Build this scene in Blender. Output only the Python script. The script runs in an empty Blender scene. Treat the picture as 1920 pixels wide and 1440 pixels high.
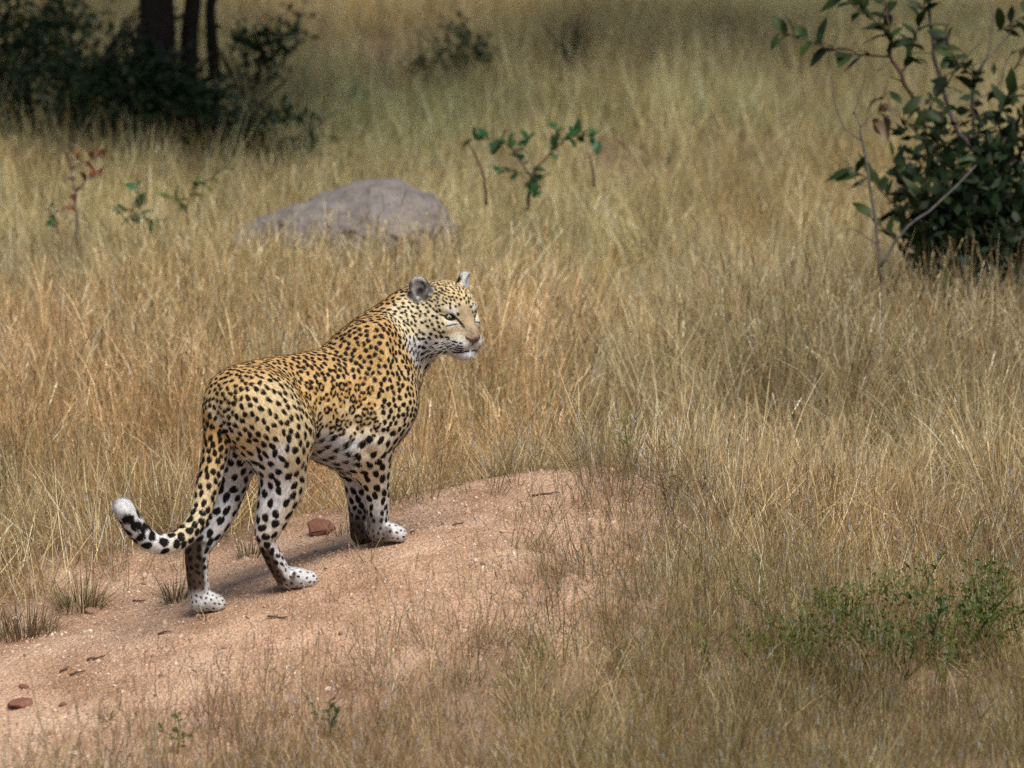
import bpy, math, random
import numpy as np
from mathutils import Vector, Matrix, kdtree

random.seed(7)
rng = np.random.default_rng(7)
R = math.radians
scene = bpy.context.scene
col = scene.collection

# ------------------------------------------------------------------ camera, sky, sun, exposure
CAM = np.array([0.56, -14.0, 2.7])
PITCH = R(9.12)
FPX = 9240.0                                   # focal length in pixels of the 1920 px wide photograph
cam_data = bpy.data.cameras.new('camera')
cam = bpy.data.objects.new('camera', cam_data)
col.objects.link(cam)
cam.location = CAM
cam.rotation_euler = (R(90) - PITCH, 0, 0)
cam_data.sensor_width = 36.0
cam_data.lens = 36.0 * FPX / 1920.0
cam_data.clip_start = 0.5
cam_data.clip_end = 900.0
cam_data.dof.use_dof = True
cam_data.dof.focus_distance = 14.55
cam_data.dof.aperture_fstop = 3.6
scene.camera = cam

SUN_EL, SUN_AZ = R(60), R(64)                  # azimuth measured from +x towards -y
sun_dir = Vector((math.cos(SUN_EL) * math.cos(SUN_AZ), -math.cos(SUN_EL) * math.sin(SUN_AZ), math.sin(SUN_EL)))
world = bpy.data.worlds.new('World')
scene.world = world
world.use_nodes = True
wn = world.node_tree
wn.nodes.clear()
w_out = wn.nodes.new('ShaderNodeOutputWorld')
w_bg = wn.nodes.new('ShaderNodeBackground')
w_sky = wn.nodes.new('ShaderNodeTexSky')
w_sky.sky_type = 'NISHITA'
w_sky.sun_disc = False
w_sky.sun_elevation = SUN_EL
w_sky.sun_rotation = math.atan2(sun_dir.x, sun_dir.y)
w_sky.air_density = 1.0
w_sky.dust_density = 3.0
w_bg.inputs['Strength'].default_value = 0.09
wn.links.new(w_sky.outputs[0], w_bg.inputs[0])
wn.links.new(w_bg.outputs[0], w_out.inputs[0])

sun_data = bpy.data.lights.new('sun', 'SUN')
sun_data.energy = 3.6
sun_data.angle = R(36.0)
sun_data.color = (1.0, 0.945, 0.86)
sun = bpy.data.objects.new('sun', sun_data)
col.objects.link(sun)
sun.rotation_euler = (-sun_dir).to_track_quat('-Z', 'Y').to_euler()

scene.view_settings.view_transform = 'Standard'
scene.view_settings.look = 'None'
scene.view_settings.gamma = 1.0
scene.view_settings.exposure = 0.25
scene.render.engine = 'CYCLES'
scene.cycles.use_denoising = False
scene.cycles.max_bounces = 6
scene.cycles.transparent_max_bounces = 8

# ------------------------------------------------------------------ measuring: photograph pixel -> point of the place
C_FWD = np.array([0, math.cos(PITCH), -math.sin(PITCH)])
C_UP = np.array([0, math.sin(PITCH), math.cos(PITCH)])
C_RT = np.array([1.0, 0, 0])


def ray(u, v):
    return C_FWD + C_RT * (u - 960) / FPX - C_UP * (v - 720) / FPX


def at_y(u, v, y):
    d = ray(u, v)
    return CAM + d * (y - CAM[1]) / d[1]


def to_px(p):
    q = np.asarray(p) - CAM
    z = q @ C_FWD
    return 960 + FPX * (q @ C_RT) / z, 720 - FPX * (q @ C_UP) / z


YAW = R(44)
B_F = np.array([math.cos(YAW), math.sin(YAW), 0.0])    # the way the animal's body points
B_L = np.array([-math.sin(YAW), math.cos(YAW), 0.0])   # the animal's left
B_U = np.array([0, 0, 1.0])


def body(u, v, l):
    d = ray(u, v)
    t = (l - CAM @ B_L) / (d @ B_L)
    return CAM + d * t


# ------------------------------------------------------------------ object helpers
def link(o, parent=None, label=None, cat=None, group=None, kind=None):
    col.objects.link(o)
    if parent is not None:
        o.parent = parent
    if label:
        o['label'] = label
    if cat:
        o['category'] = cat
    if group:
        o['group'] = group
    if kind:
        o['kind'] = kind
    return o


def empty(name, loc, label, cat, group=None):
    o = bpy.data.objects.new(name, None)
    o.empty_display_size = 0.05
    o.location = Vector(loc)
    return link(o, None, label, cat, group)


def mesh_np(name, verts, faces, mat=None, smooth=True, colors=None, corner=False):
    """verts (n,3), faces (m,3) or (m,4) array -> mesh"""
    me = bpy.data.meshes.new(name)
    verts = np.asarray(verts, dtype=np.float32)
    faces = np.asarray(faces, dtype=np.int32)
    m, k = faces.shape
    me.vertices.add(len(verts))
    me.vertices.foreach_set('co', verts.ravel())
    me.loops.add(m * k)
    me.loops.foreach_set('vertex_index', faces.ravel())
    me.polygons.add(m)
    me.polygons.foreach_set('loop_start', np.arange(m, dtype=np.int32) * k)
    me.polygons.foreach_set('loop_total', np.full(m, k, dtype=np.int32))
    me.polygons.foreach_set('use_smooth', np.full(m, smooth, dtype=bool))
    me.update(calc_edges=True)
    if colors is not None:
        a = me.color_attributes.new('tint', 'FLOAT_COLOR', 'POINT')
        c = np.ones((len(verts), 4), dtype=np.float32)
        c[:, :3] = colors
        a.data.foreach_set('color', c.ravel())
    if mat is not None:
        me.materials.append(mat)
    return me


class Geo:
    """gathers loose pieces of geometry into one vertex / triangle list"""

    def __init__(self):
        self.v, self.f, self.c, self.n = [], [], [], 0

    def add(self, v, f, c=None):
        v = np.asarray(v, dtype=np.float64)
        f = np.asarray(f, dtype=np.int64)
        if f.shape[1] == 4:
            f = np.concatenate([f[:, :3], f[:, [0, 2, 3]]])
        self.v.append(v)
        self.f.append(f + self.n)
        if c is not None:
            c = np.asarray(c, dtype=np.float64)
            if c.ndim == 1:
                c = np.tile(c, (len(v), 1))
            self.c.append(c)
        self.n += len(v)

    def tube(self, pts, rad, sides=6, c=None, cap=True):
        pts = np.asarray(pts, dtype=np.float64)
        n = len(pts)
        rad = np.broadcast_to(np.asarray(rad, dtype=np.float64), (n,))
        tan = np.gradient(pts, axis=0)
        tan /= np.linalg.norm(tan, axis=1)[:, None] + 1e-9
        ref = np.array([0.31, 0.17, 0.93]) if abs(tan[0][2]) < 0.8 else np.array([0.95, 0.2, 0.1])
        a = np.cross(tan, ref)
        a /= np.linalg.norm(a, axis=1)[:, None] + 1e-9
        b = np.cross(tan, a)
        ang = np.arange(sides) * 2 * math.pi / sides
        v = (pts[:, None] + rad[:, None, None] * (np.cos(ang)[None, :, None] * a[:, None] + np.sin(ang)[None, :, None] * b[:, None])).reshape(-1, 3)
        f = []
        for i in range(n - 1):
            for j in range(sides):
                k = (j + 1) % sides
                f.append((i * sides + j, i * sides + k, (i + 1) * sides + k, (i + 1) * sides + j))
        if cap:
            v = np.concatenate([v, pts[[0, -1]]])
            q = n * sides
            for j in range(sides):
                k = (j + 1) % sides
                f.append((q, k, j, j))
                f.append((q + 1, (n - 1) * sides + j, (n - 1) * sides + k, (n - 1) * sides + k))
        f = np.array(f)
        tri = np.concatenate([f[:, :3], f[:, [0, 2, 3]]])
        tri = tri[(tri[:, 0] != tri[:, 1]) & (tri[:, 1] != tri[:, 2]) & (tri[:, 0] != tri[:, 2])]
        self.add(v, tri, c)

    def mesh(self, name, mat, smooth=True):
        v = np.concatenate(self.v)
        f = np.concatenate(self.f)
        c = np.concatenate(self.c) if self.c else None
        return mesh_np(name, v, f, mat, smooth, c)


def part(name, mesh, parent, **kw):
    o = bpy.data.objects.new(name, mesh)
    return link(o, parent, **kw)


def smoothstep(a, b, x):
    t = np.clip((x - a) / (b - a), 0, 1)
    return t * t * (3 - 2 * t)


def vnoise(p, seed=0):
    """smooth value noise in [0,1] for (n,2) or (n,3) points"""
    p = np.asarray(p, dtype=np.float64)
    i = np.floor(p).astype(np.int64)
    f = p - i
    f = f * f * (3 - 2 * f)
    d = p.shape[1]
    out = 0
    for k in range(2 ** d):
        o = np.array([(k >> j) & 1 for j in range(d)])
        h = np.full(len(p), seed * 374761393, dtype=np.int64)
        for j in range(d):
            h = (h ^ ((i[:, j] + o[j]) * (73856093, 19349663, 83492791)[j])) * 1274126177 & 0x7fffffff
        h = (h ^ (h >> 13)) * 1103515245 & 0x7fffffff
        w = np.prod(np.where(o, f, 1 - f), axis=1)
        out = out + w * ((h >> 7) & 0xffff) / 65535.0
    return out


# ------------------------------------------------------------------ material helpers
def new_mat(name):
    m = bpy.data.materials.new(name)
    m.use_nodes = True
    nt = m.node_tree
    nt.nodes.clear()
    out = nt.nodes.new('ShaderNodeOutputMaterial')
    return m, nt, out


def N(nt, typ, **kw):
    n = nt.nodes.new(typ)
    for k, v in kw.items():
        if k in n.inputs:
            n.inputs[k].default_value = v
        else:
            setattr(n, k, v)
    return n


def ramp(nt, stops, interp='LINEAR'):
    r = nt.nodes.new('ShaderNodeValToRGB')
    r.color_ramp.interpolation = interp
    e = r.color_ramp.elements
    while len(e) < len(stops):
        e.new(0.5)
    for x, (p, c) in zip(e, stops):
        x.position = p
        x.color = (*c, 1) if len(c) == 3 else c
    return r

# ------------------------------------------------------------------ terrain: a sandy mound in a gently rising grass slope
def base_z(x, y):
    t = np.log1p(np.exp(np.clip((y - .8) * 2.2, -30, 30))) / 2.2
    return -.26 + .060 * t + .012 * np.sin(x * .9 + y * .5) + .02 * np.sin(x * .33 - y * .41 + 1)


CTRL = np.array([
    # under the paws
    (.18, .08, -.030), (.22, .115, -.031), (.118, .191, -.050), (.171, .238, -.050), (-.089, -.191, -.110), (-.03, -.135, -.110), (-.329, -.212, -.174), (-.294, -.184, -.172),
    # crest and its far side
    (.30, .62, -.045), (.72, .92, .028), (.95, .95, .018), (1.3, .95, -.06), (.50, .78, .0), (.10, .85, -.085), (-.22, .66, -.17), (.75, 1.5, -.14), (.2, 1.5, -.2), (-.6, .6, -.235),
    # the near side
    (.75, .20, -.020), (.72, -.48, -.13), (.35, -.45, -.125), (.50, -.91, -.25), (0., -.70, -.215), (-.5, -.75, -.275), (-.9, .1, -.29), (-.9, -.9, -.34), (-.3, -1.4, -.35), (.5, -1.5, -.33), (1.4, -.4, -.20), (1.4, .4, -.14),
    (2.0, .9, -.20), (2.0, -.5, -.26), (1.4, -1.3, -.31)])
SIG = .55
_K = np.exp(-((CTRL[:, None, :2] - CTRL[None, :, :2]) ** 2).sum(-1) / (2 * SIG ** 2))
_W = np.linalg.solve(_K + np.eye(len(CTRL)) * .004, CTRL[:, 2] - base_z(CTRL[:, 0], CTRL[:, 1]))


def ground_z(x, y):
    x, y = np.asarray(x, float), np.asarray(y, float)
    s = x.shape
    x, y = x.ravel(), y.ravel()
    z = base_z(x, y)
    for (cx, cy, _), w in zip(CTRL, _W):
        z = z + w * np.exp(-((x - cx) ** 2 + (y - cy) ** 2) / (2 * SIG ** 2))
    near = np.exp(-((x - .3) ** 2 + y ** 2) / 8)
    q = np.stack([x, y], 1)
    feet = 1 - .8 * np.exp(-((x + .02) ** 2 + (y - .0) ** 2) / .08)
    z = z + near * feet * ((vnoise(q * 3.1, 3) - .5) * .018 + (vnoise(q * np.array([5, 11]), 4) - .5) * .014 + (vnoise(q * np.array([9, 24]), 5) - .5) * .012 * smoothstep(.35, .75, vnoise(q * 1.9, 9)) + (vnoise(q * 26, 7) - .5) * .007)
    z = z + (1 - near) * ((vnoise(q * .8, 6) - .5) * .06)
    return z.reshape(s)


def ground_hit(u, v):
    d = ray(u, v)
    t = np.linspace(8, 60, 2600)
    P = CAM + d * t[:, None]
    below = P[:, 2] < ground_z(P[:, 0], P[:, 1])
    i = int(np.argmax(below)) if below.any() else len(t) - 1
    return P[i]


SAND_PX = [(-260, 1300), (0, 1195), (120, 1140), (215, 1068), (330, 1050), (430, 1040), (520, 995), (565, 968), (640, 972), (760, 942), (930, 897), (1060, 889), (1190, 897), (1225, 940), (1175, 1010),
           (1105, 1070), (1050, 1130), (970, 1185), (850, 1225), (700, 1265), (560, 1310), (440, 1375), (380, 1460)]
SAND = np.array([ground_hit(u, v)[:2] for u, v in SAND_PX] + [(-.5, -1.9), (-2.2, -1.9), (-2.4, -.9)])


def sand_dist(x, y):
    """signed distance to the edge of the bare sand, negative inside"""
    P = np.stack([np.ravel(x), np.ravel(y)], 1)
    d = np.full(len(P), 1e9)
    inside = np.zeros(len(P), bool)
    n = len(SAND)
    for i in range(n):
        a, b = SAND[i], SAND[(i + 1) % n]
        ab = b - a
        t = np.clip(((P - a) @ ab) / (ab @ ab), 0, 1)
        d = np.minimum(d, np.linalg.norm(P - a - t[:, None] * ab, axis=1))
        c = (a[1] > P[:, 1]) != (b[1] > P[:, 1])
        xi = (b[0] - a[0]) * (P[:, 1] - a[1]) / (b[1] - a[1] + 1e-12) + a[0]
        inside ^= c & (P[:, 0] < xi)
    return np.where(inside, -d, d).reshape(np.shape(x))


def axis(knots):
    out = [np.array([knots[0][0]])]
    for (a, h), (b, _) in zip(knots[:-1], knots[1:]):
        n = max(1, int(round((b - a) / h)))
        out.append(np.linspace(a, b, n + 1)[1:])
    return np.concatenate(out)


gx = axis([(-420, 60), (-60, 10), (-12, 1.2), (-4, .16), (-1.6, .022), (2.3, .10), (4.5, .5), (14, 10), (60, 60), (420, 1)])
gy = axis([(-120, 20), (-20, 2.5), (-4, .2), (-2.0, .022), (1.4, .09), (6, .22), (16, 1.2), (40, 15), (160, 60), (700, 1)])
GX, GY = np.meshgrid(gx, gy, indexing='ij')
GZ = ground_z(GX, GY)
sd = sand_dist(GX, GY)
nx_, ny_ = GX.shape
ix = np.arange(nx_ * ny_).reshape(nx_, ny_)
gf = np.stack([ix[:-1, :-1], ix[1:, :-1], ix[1:, 1:], ix[:-1, 1:]], -1).reshape(-1, 4)
m_ground, nt, out = new_mat('sandy_ground')
at = N(nt, 'ShaderNodeAttribute', attribute_name='tint')
tc = N(nt, 'ShaderNodeTexCoord')
n1 = N(nt, 'ShaderNodeTexNoise', Scale=5.0, Detail=6.0)
n2 = N(nt, 'ShaderNodeTexNoise', Scale=140.0, Detail=3.0)
v1 = N(nt, 'ShaderNodeTexVoronoi', Scale=170.0)
v2 = N(nt, 'ShaderNodeTexVoronoi', Scale=75.0)
for n in (n1, n2, v1, v2):
    nt.links.new(tc.outputs['Object'], n.inputs['Vector'])
r1 = ramp(nt, [(.30, (.33, .205, .130)), (.52, (.48, .325, .222)), (.75, (.58, .42, .30))])
nt.links.new(n1.outputs['Fac'], r1.inputs[0])
r2 = ramp(nt, [(.0, (.30, .26, .22)), (.25, (.78, .74, .70)), (.6, (1.06, 1.0, .96)), (1.0, (1.5, 1.46, 1.42))])
nt.links.new(v1.outputs['Color'], r2.inputs[0])
mu = N(nt, 'ShaderNodeMix', data_type='RGBA', blend_type='MULTIPLY')
mu.inputs['Factor'].default_value = .85
nt.links.new(r1.outputs[0], mu.inputs['A'])
nt.links.new(r2.outputs[0], mu.inputs['B'])
r3 = ramp(nt, [(.3, (.075, .050, .031)), (.6, (.20, .135, .080)), (.8, (.30, .21, .125))])
nt.links.new(n2.outputs['Fac'], r3.inputs[0])
mg = N(nt, 'ShaderNodeMix', data_type='RGBA')
sp_ = N(nt, 'ShaderNodeSeparateColor')
nt.links.new(at.outputs['Color'], sp_.inputs[0])
nt.links.new(sp_.outputs[0], mg.inputs['Factor'])
nt.links.new(mu.outputs['Result'], mg.inputs['A'])
nt.links.new(r3.outputs[0], mg.inputs['B'])
bs = N(nt, 'ShaderNodeBsdfPrincipled', Roughness=.92)
bs.inputs['Specular IOR Level'].default_value = .15
nt.links.new(mg.outputs['Result'], bs.inputs['Base Color'])
ad = N(nt, 'ShaderNodeMath', operation='ADD')
nt.links.new(v1.outputs['Distance'], ad.inputs[0])
nt.links.new(v2.outputs['Distance'], ad.inputs[1])
bp = N(nt, 'ShaderNodeBump', Strength=.9, Distance=.006)
nt.links.new(ad.outputs[0], bp.inputs['Height'])
nt.links.new(bp.outputs[0], bs.inputs['Normal'])
nt.links.new(bs.outputs[0], out.inputs[0])
litter = smoothstep(-.04, .30, sd + (vnoise(np.stack([GX.ravel(), GY.ravel()], 1) * 4, 8).reshape(GX.shape) - .5) * .35)
litter = np.where((GY < .55) & (GX > .1), litter * .62, litter)
gme = mesh_np('ground', np.stack([GX.ravel(), GY.ravel(), GZ.ravel()], 1), gf, m_ground, True, np.repeat(litter.ravel()[:, None], 3, axis=1))
part('ground', gme, None, kind='structure', label='rising savanna ground of pinkish sand with a bare mound')


def on_ground(x, y, dz=0.0):
    return np.array([x, y, float(ground_z(np.array([x]), np.array([y]))[0]) + dz])

# ------------------------------------------------------------------ the leopard: one continuous skin from blended muscles
HS = 0.0042                                     # grid step of the distance field


class Field:
    def __init__(self, lo, hi, h):
        self.lo, self.h = np.array(lo), h
        self.n = np.ceil((np.array(hi) - self.lo) / h).astype(int) + 1
        self.D = np.full(self.n, 1.0, dtype=np.float32)

    def copy(self):
        g = Field.__new__(Field)
        g.lo, g.h, g.n, g.D = self.lo, self.h, self.n, self.D.copy()
        return g

    def box(self, lo, hi):
        a = np.clip(np.floor((lo - self.lo) / self.h).astype(int), 0, self.n - 1)
        b = np.clip(np.ceil((hi - self.lo) / self.h).astype(int) + 1, 1, self.n)
        ax = [self.lo[i] + self.h * np.arange(a[i], b[i]) for i in range(3)]
        sl = tuple(slice(a[i], b[i]) for i in range(3))
        return sl, ax

    def op(self, dist, lo, hi, k, mode):
        pad = k * 1.6 + 0.04
        sl, ax = self.box(lo - pad, hi + pad)
        X, Y, Z = np.meshgrid(*ax, indexing='ij')
        d = dist(X, Y, Z).astype(np.float32)
        o = self.D[sl]
        if mode == 'sub':
            d = -d
            h = np.maximum(k - np.abs(o - d), 0) / k
            self.D[sl] = np.maximum(o, d) + h * h * k * 0.25
        else:
            h = np.maximum(k - np.abs(o - d), 0) / k
            self.D[sl] = np.minimum(o, d) - h * h * k * 0.25

    def cone(self, a, b, ra, rb, k=0.04, axis=None, s=1.0, mode='add'):
        """tapered limb from a to b; squashed by factor s along axis"""
        a, b = np.asarray(a, float), np.asarray(b, float)
        rm = max(ra, rb) * max(1, s)

        def dist(X, Y, Z):
            px, py, pz = X - a[0], Y - a[1], Z - a[2]
            ba = b - a
            if axis is not None:
                n = axis / np.linalg.norm(axis)
                g = (1 / s - 1)
                q = (px * n[0] + py * n[1] + pz * n[2]) * g
                px, py, pz = px + q * n[0], py + q * n[1], pz + q * n[2]
                ba = ba + n * (ba @ n) * g
            t = np.clip((px * ba[0] + py * ba[1] + pz * ba[2]) / max(ba @ ba, 1e-9), 0, 1)
            d = np.sqrt((px - t * ba[0]) ** 2 + (py - t * ba[1]) ** 2 + (pz - t * ba[2]) ** 2)
            return (d - (ra + (rb - ra) * t)) * min(1.0, s if axis is not None else 1.0)
        self.op(dist, np.minimum(a, b) - rm, np.maximum(a, b) + rm, k, mode)

    def ell(self, c, M, r, k=0.03, mode='add'):
        """ellipsoid at c with axes the rows of M and radii r"""
        c, M, r = np.asarray(c, float), np.asarray(M, float), np.asarray(r, float)
        rm = r.max()

        def dist(X, Y, Z):
            px, py, pz = X - c[0], Y - c[1], Z - c[2]
            k0 = k1 = 0
            for m, rr in zip(M, r):
                q = px * m[0] + py * m[1] + pz * m[2]
                k0 = k0 + (q / rr) ** 2
                k1 = k1 + (q / rr ** 2) ** 2
            k0 = np.sqrt(k0)
            return k0 * (k0 - 1) / np.sqrt(k1 + 1e-12)
        self.op(dist, c - rm, c + rm, k, mode)

    def merge(self, g, k):
        o, d = self.D, g.D
        h = np.maximum(k - np.abs(o - d), 0) / k
        return np.minimum(o, d) - h * h * k * 0.25


def surface_nets(F):
    D, n = F.D, F.n
    S = D < 0
    cnt = np.zeros(n - 1, dtype=np.int8)
    for i in (0, 1):
        for j in (0, 1):
            for k in (0, 1):
                cnt += S[i:n[0] - 1 + i, j:n[1] - 1 + j, k:n[2] - 1 + k]
    act = np.argwhere((cnt > 0) & (cnt < 8))
    ids = np.full(n - 1, -1, dtype=np.int64)
    ids[tuple(act.T)] = np.arange(len(act))
    acc = np.zeros((len(act), 3))
    num = np.zeros(len(act))
    for ax in range(3):
        o1, o2 = [a for a in range(3) if a != ax]
        for p in (0, 1):
            for q in (0, 1):
                s = np.zeros(3, int)
                s[o1], s[o2] = p, q
                e = s.copy()
                e[ax] = 1
                d0 = D[tuple((act + s).T)]
                d1 = D[tuple((act + e).T)]
                m = (d0 < 0) != (d1 < 0)
                t = np.where(m, d0 / np.where(m, d0 - d1, 1), 0)
                P = np.tile(s.astype(float), (len(act), 1))
                P[:, ax] = t
                acc += P * m[:, None]
                num += m
    verts = F.lo + F.h * (act + acc / num[:, None])
    quads = []
    for ax in range(3):
        o1, o2 = (ax + 1) % 3, (ax + 2) % 3
        a = [slice(0, None)] * 3
        sl0, sl1 = [slice(None)] * 3, [slice(None)] * 3
        sl0[ax], sl1[ax] = slice(0, n[ax] - 1), slice(1, n[ax])
        c = np.argwhere(S[tuple(sl0)] != S[tuple(sl1)])
        c = c[(c[:, o1] > 0) & (c[:, o2] > 0) & (c[:, o1] < n[o1] - 1) & (c[:, o2] < n[o2] - 1)]
        e1, e2 = np.zeros(3, int), np.zeros(3, int)
        e1[o1], e2[o2] = 1, 1
        q = np.stack([ids[tuple((c - e1 - e2).T)], ids[tuple((c - e2).T)], ids[tuple(c.T)], ids[tuple((c - e1).T)]], 1)
        flip = ~S[tuple(c.T)]
        q[flip] = q[flip][:, ::-1]
        quads.append(q)
    return verts, np.concatenate(quads)


def relax(v, q, times, lam=0.5):
    e = np.concatenate([q[:, [0, 1]], q[:, [1, 2]], q[:, [2, 3]], q[:, [3, 0]]])
    e = np.concatenate([e, e[:, ::-1]])
    deg = np.bincount(e[:, 0], minlength=len(v))[:, None]
    for i in range(times):
        for l in (lam, -lam * 1.04):
            s = np.stack([np.bincount(e[:, 0], weights=v[e[:, 1], k], minlength=len(v)) for k in range(3)], 1)
            v = v + l * (s / deg - v)
    return v


def chain(F, pts, k=0.04, axis=None, s=1.0):
    """pts: (u, v, l, radius) along a limb"""
    P = np.array([body(u, v, l) for u, v, l, r in pts])
    r = np.array([p[3] for p in pts])
    n = len(pts)
    Q = np.concatenate([P, r[:, None]], 1)
    E = np.concatenate([[2 * Q[0] - Q[1]], Q, [2 * Q[-1] - Q[-2]]])
    out = []
    for i in range(n - 1):
        for t in (0, .34, .67):
            a, b, c_, d = E[i:i + 4]
            out.append(.5 * (2 * b + (c_ - a) * t + (2 * a - 5 * b + 4 * c_ - d) * t * t + (3 * b - a - 3 * c_ + d) * t ** 3))
    out = np.array(out + [Q[-1]])
    first = True
    for a, b in zip(out[:-1], out[1:]):
        F.cone(a[:3], b[:3], a[3], b[3], k if first and k > .02 else .002, axis, s)
        first = False
    return P


LO, HI = np.array([-0.66, -0.66, -0.36]), np.array([0.62, 0.62, 0.86])
trunk = Field(LO, HI, HS)
# pelvis, loin, barrel, chest
chain(trunk, [(448, 756, 0, .100), (490, 754, 0, .122), (555, 754, 0, .138), (615, 752, 0, .154), (668, 738, 0, .158), (706, 718, 0, .125)], .06, B_L, 0.82)
chain(trunk, [(640, 800, 0, .118), (700, 765, 0, .125), (716, 735, 0, .092)], .05, B_L, .85)
# neck
chain(trunk, [(690, 686, 0, .120), (735, 640, .0, .110), (770, 606, -.01, .100), (798, 590, -.03, .088)], .06)
chain(trunk, [(726, 722, -.01, .070), (762, 672, -.02, .068), (792, 640, -.04, .06)], .05)
# hips and shoulder blades
for l in (-.065, .065):
    trunk.cone(body(462, 752, l), body(520, 800, l * 1.35), .078, .085, .06)
for l in (-.07, .07):
    trunk.cone(body(698, 655, l * .75), body(718, 760, l * 1.35), .085, .078, .06)

FRONT_R = [(718, 755, -.088, .080), (690, 822, -.092, .068), (698, 870, -.085, .050), (706, 915, -.075, .039), (708, 962, -.068, .032), (708, 996, -.066, .030)]
FRONT_L = [(715, 755, .080, .075), (655, 836, .070, .062), (668, 885, .062, .046), (676, 935, .058, .039), (678, 972, .056, .036), (677, 1000, .056, .032)]
HIND_R = [(498, 790, -.075, .105), (522, 838, -.096, .093), (530, 880, -.100, .073), (527, 915, -.095, .064), (516, 952, -.088, .054), (503, 990, -.080, .039), (498, 1010, -.076, .027), (514, 1048, -.076, .0255), (534, 1084, -.076, .026)]
HIND_L = [(458, 785, .070, .098), (436, 850, .085, .080), (430, 900, .088, .058), (406, 965, .082, .050), (380, 1012, .078, .039), (368, 1035, .076, .033), (371, 1085, .076, .031), (376, 1126, .076, .030)]
legs = []
toes_all = []
for L, paw in ((FRONT_R, (741, 998, -.070)), (FRONT_L, (712, 998, .052)), (HIND_R, (574, 1082, -.076)), (HIND_L, (400, 1128, .072))):
    g = Field(LO, HI, HS)
    P = chain(g, L, .03)
    heel = P[-1]
    tip = body(*paw)
    d = tip - heel
    d[2] = 0
    dist = np.linalg.norm(d)
    d /= dist
    sd = np.array([-d[1], d[0], 0])
    M = np.array([d, sd, B_U])
    slope = (tip[2] - heel[2]) / dist
    for i, (fw, sw) in enumerate(((.78, -.036), (1.0, -.0135), (1.0, .0135), (.80, .036))):
        t = heel + d * dist * fw + sd * sw
        t[2] = heel[2] + slope * dist * fw - .002
        k0 = heel + d * dist * .30 + sd * sw * .75
        k0[2] = heel[2] + slope * dist * .3 + .006
        g.cone(k0, t, .024, .0225, .005)
    g.ell(heel + d * dist * .38 + np.array([0, 0, -.006]), M, (.042, .037, .024), .018)
    legs.append(g)
    toes_all.append((heel, tip))
TAIL = [(452, 724, 0, .052), (430, 738, 0, .052), (416, 764, 0, .049), (411, 796, 0, .046), (407, 832, -.002, .041), (399, 870, -.005, .037), (390, 908, -.01, .034), (381, 945, -.015, .031), (366, 982, -.02, .0295),
        (342, 1008, -.022, .0285), (314, 1020, -.015, .0285), (284, 1016, -.005, .029), (260, 996, .0, .029), (243, 972, .0, .029), (232, 954, .0, .028)]
tail = Field(LO, HI, HS)
TAIL_P = chain(tail, TAIL, .02)

full = np.minimum(trunk.merge(tail, .03), 9)
for g in legs:
    full = np.minimum(full, trunk.merge(g, .085))
trunk.D = full
F = trunk

# head, in its own frame: x forward, y the animal's left, z up
PHI = R(37)
tilt = R(3)
h_f = np.array([math.sin(PHI) * math.cos(tilt), -math.cos(PHI) * math.cos(tilt), -math.sin(tilt)])
h_l = np.array([math.cos(PHI), math.sin(PHI), 0])
h_u = np.cross(h_f, h_l)
HM = np.array([h_f, h_l, h_u])
eye_mid = body(864.5, 592.5, -.175)
H0 = eye_mid - .066 * h_f - .010 * h_u


def hd(x, y, z):
    return H0 + x * h_f + y * h_l + z * h_u


F.cone(body(790, 602, -.035), hd(-.03, 0, -.015), .086, .070, .04)
F.ell(hd(-.014, 0, .024), HM, (.088, .074, .076), .04)            # skull
F.ell(hd(.030, 0, .048), HM, (.046, .052, .036), .035)            # forehead
for s in (-1, 1):
    F.ell(hd(-.002, .050 * s, -.040), HM, (.064, .044, .060), .035)   # cheek
    F.ell(hd(.052, .037 * s, .034), HM, (.022, .026, .013), .018)     # brow
    F.ell(hd(.044, .042 * s, -.016), HM, (.034, .028, .026), .03)     # cheekbone
F.cone(hd(.040, 0, .010), hd(.106, 0, -.034), .040, .0285, .03)   # bridge of the nose
for s in (-1, 1):
    F.ell(hd(.092, .022 * s, -.060), HM, (.037, .026, .027), .016)    # whisker pad
    F.cone(hd(.00, .034 * s, -.060), hd(.070, .018 * s, -.082), .040, .026, .03)   # jaw
F.ell(hd(.093, 0, -.098), HM, (.026, .024, .0165), .018)           # chin
F.ell(hd(.118, 0, -.044), HM, (.018, .020, .015), .012)           # nose tip
# mouth slit and the groove under the nose
for s in (-1, 1):
    F.cone(hd(.130, .004 * s, -.084), hd(.062, .048 * s, -.086), .003, .003, .006, mode='sub')
F.cone(hd(.135, 0, -.056), hd(.132, 0, -.080), .002, .002, .005, mode='sub')
# eye sockets
EYES = []
for s in (-1, 1):
    e = hd(.062, .0425 * s, .012)
    EYES.append(e)
    F.ell(hd(.078, .048 * s, .011), HM, (.016, .014, .0085), .009, mode='sub')
# ears: cupped shells
EARS = []
for s in (-1, 1):
    ax_up = np.array([-.12, .34 * s, 1.0])
    ax_up /= np.linalg.norm(ax_up)
    ax_f = np.array([.80, .62 * s, 0.0])
    ax_f -= ax_up * (ax_f @ ax_up)
    ax_f /= np.linalg.norm(ax_f)
    ax_s = np.cross(ax_up, ax_f)
    EM = np.array([ax_f, ax_s, ax_up]) @ HM
    c = hd(-.030, .080 * s, .078)
    EARS.append((c, EM))
    F.ell(c - EM[0] * .004, EM, (.019, .029, .042), .018)
    F.ell(c + EM[0] * .017 + EM[2] * .002, EM, (.021, .021, .034), .008, mode='sub')

bv, bq = surface_nets(F)
bv = relax(bv, bq, 7)

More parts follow.
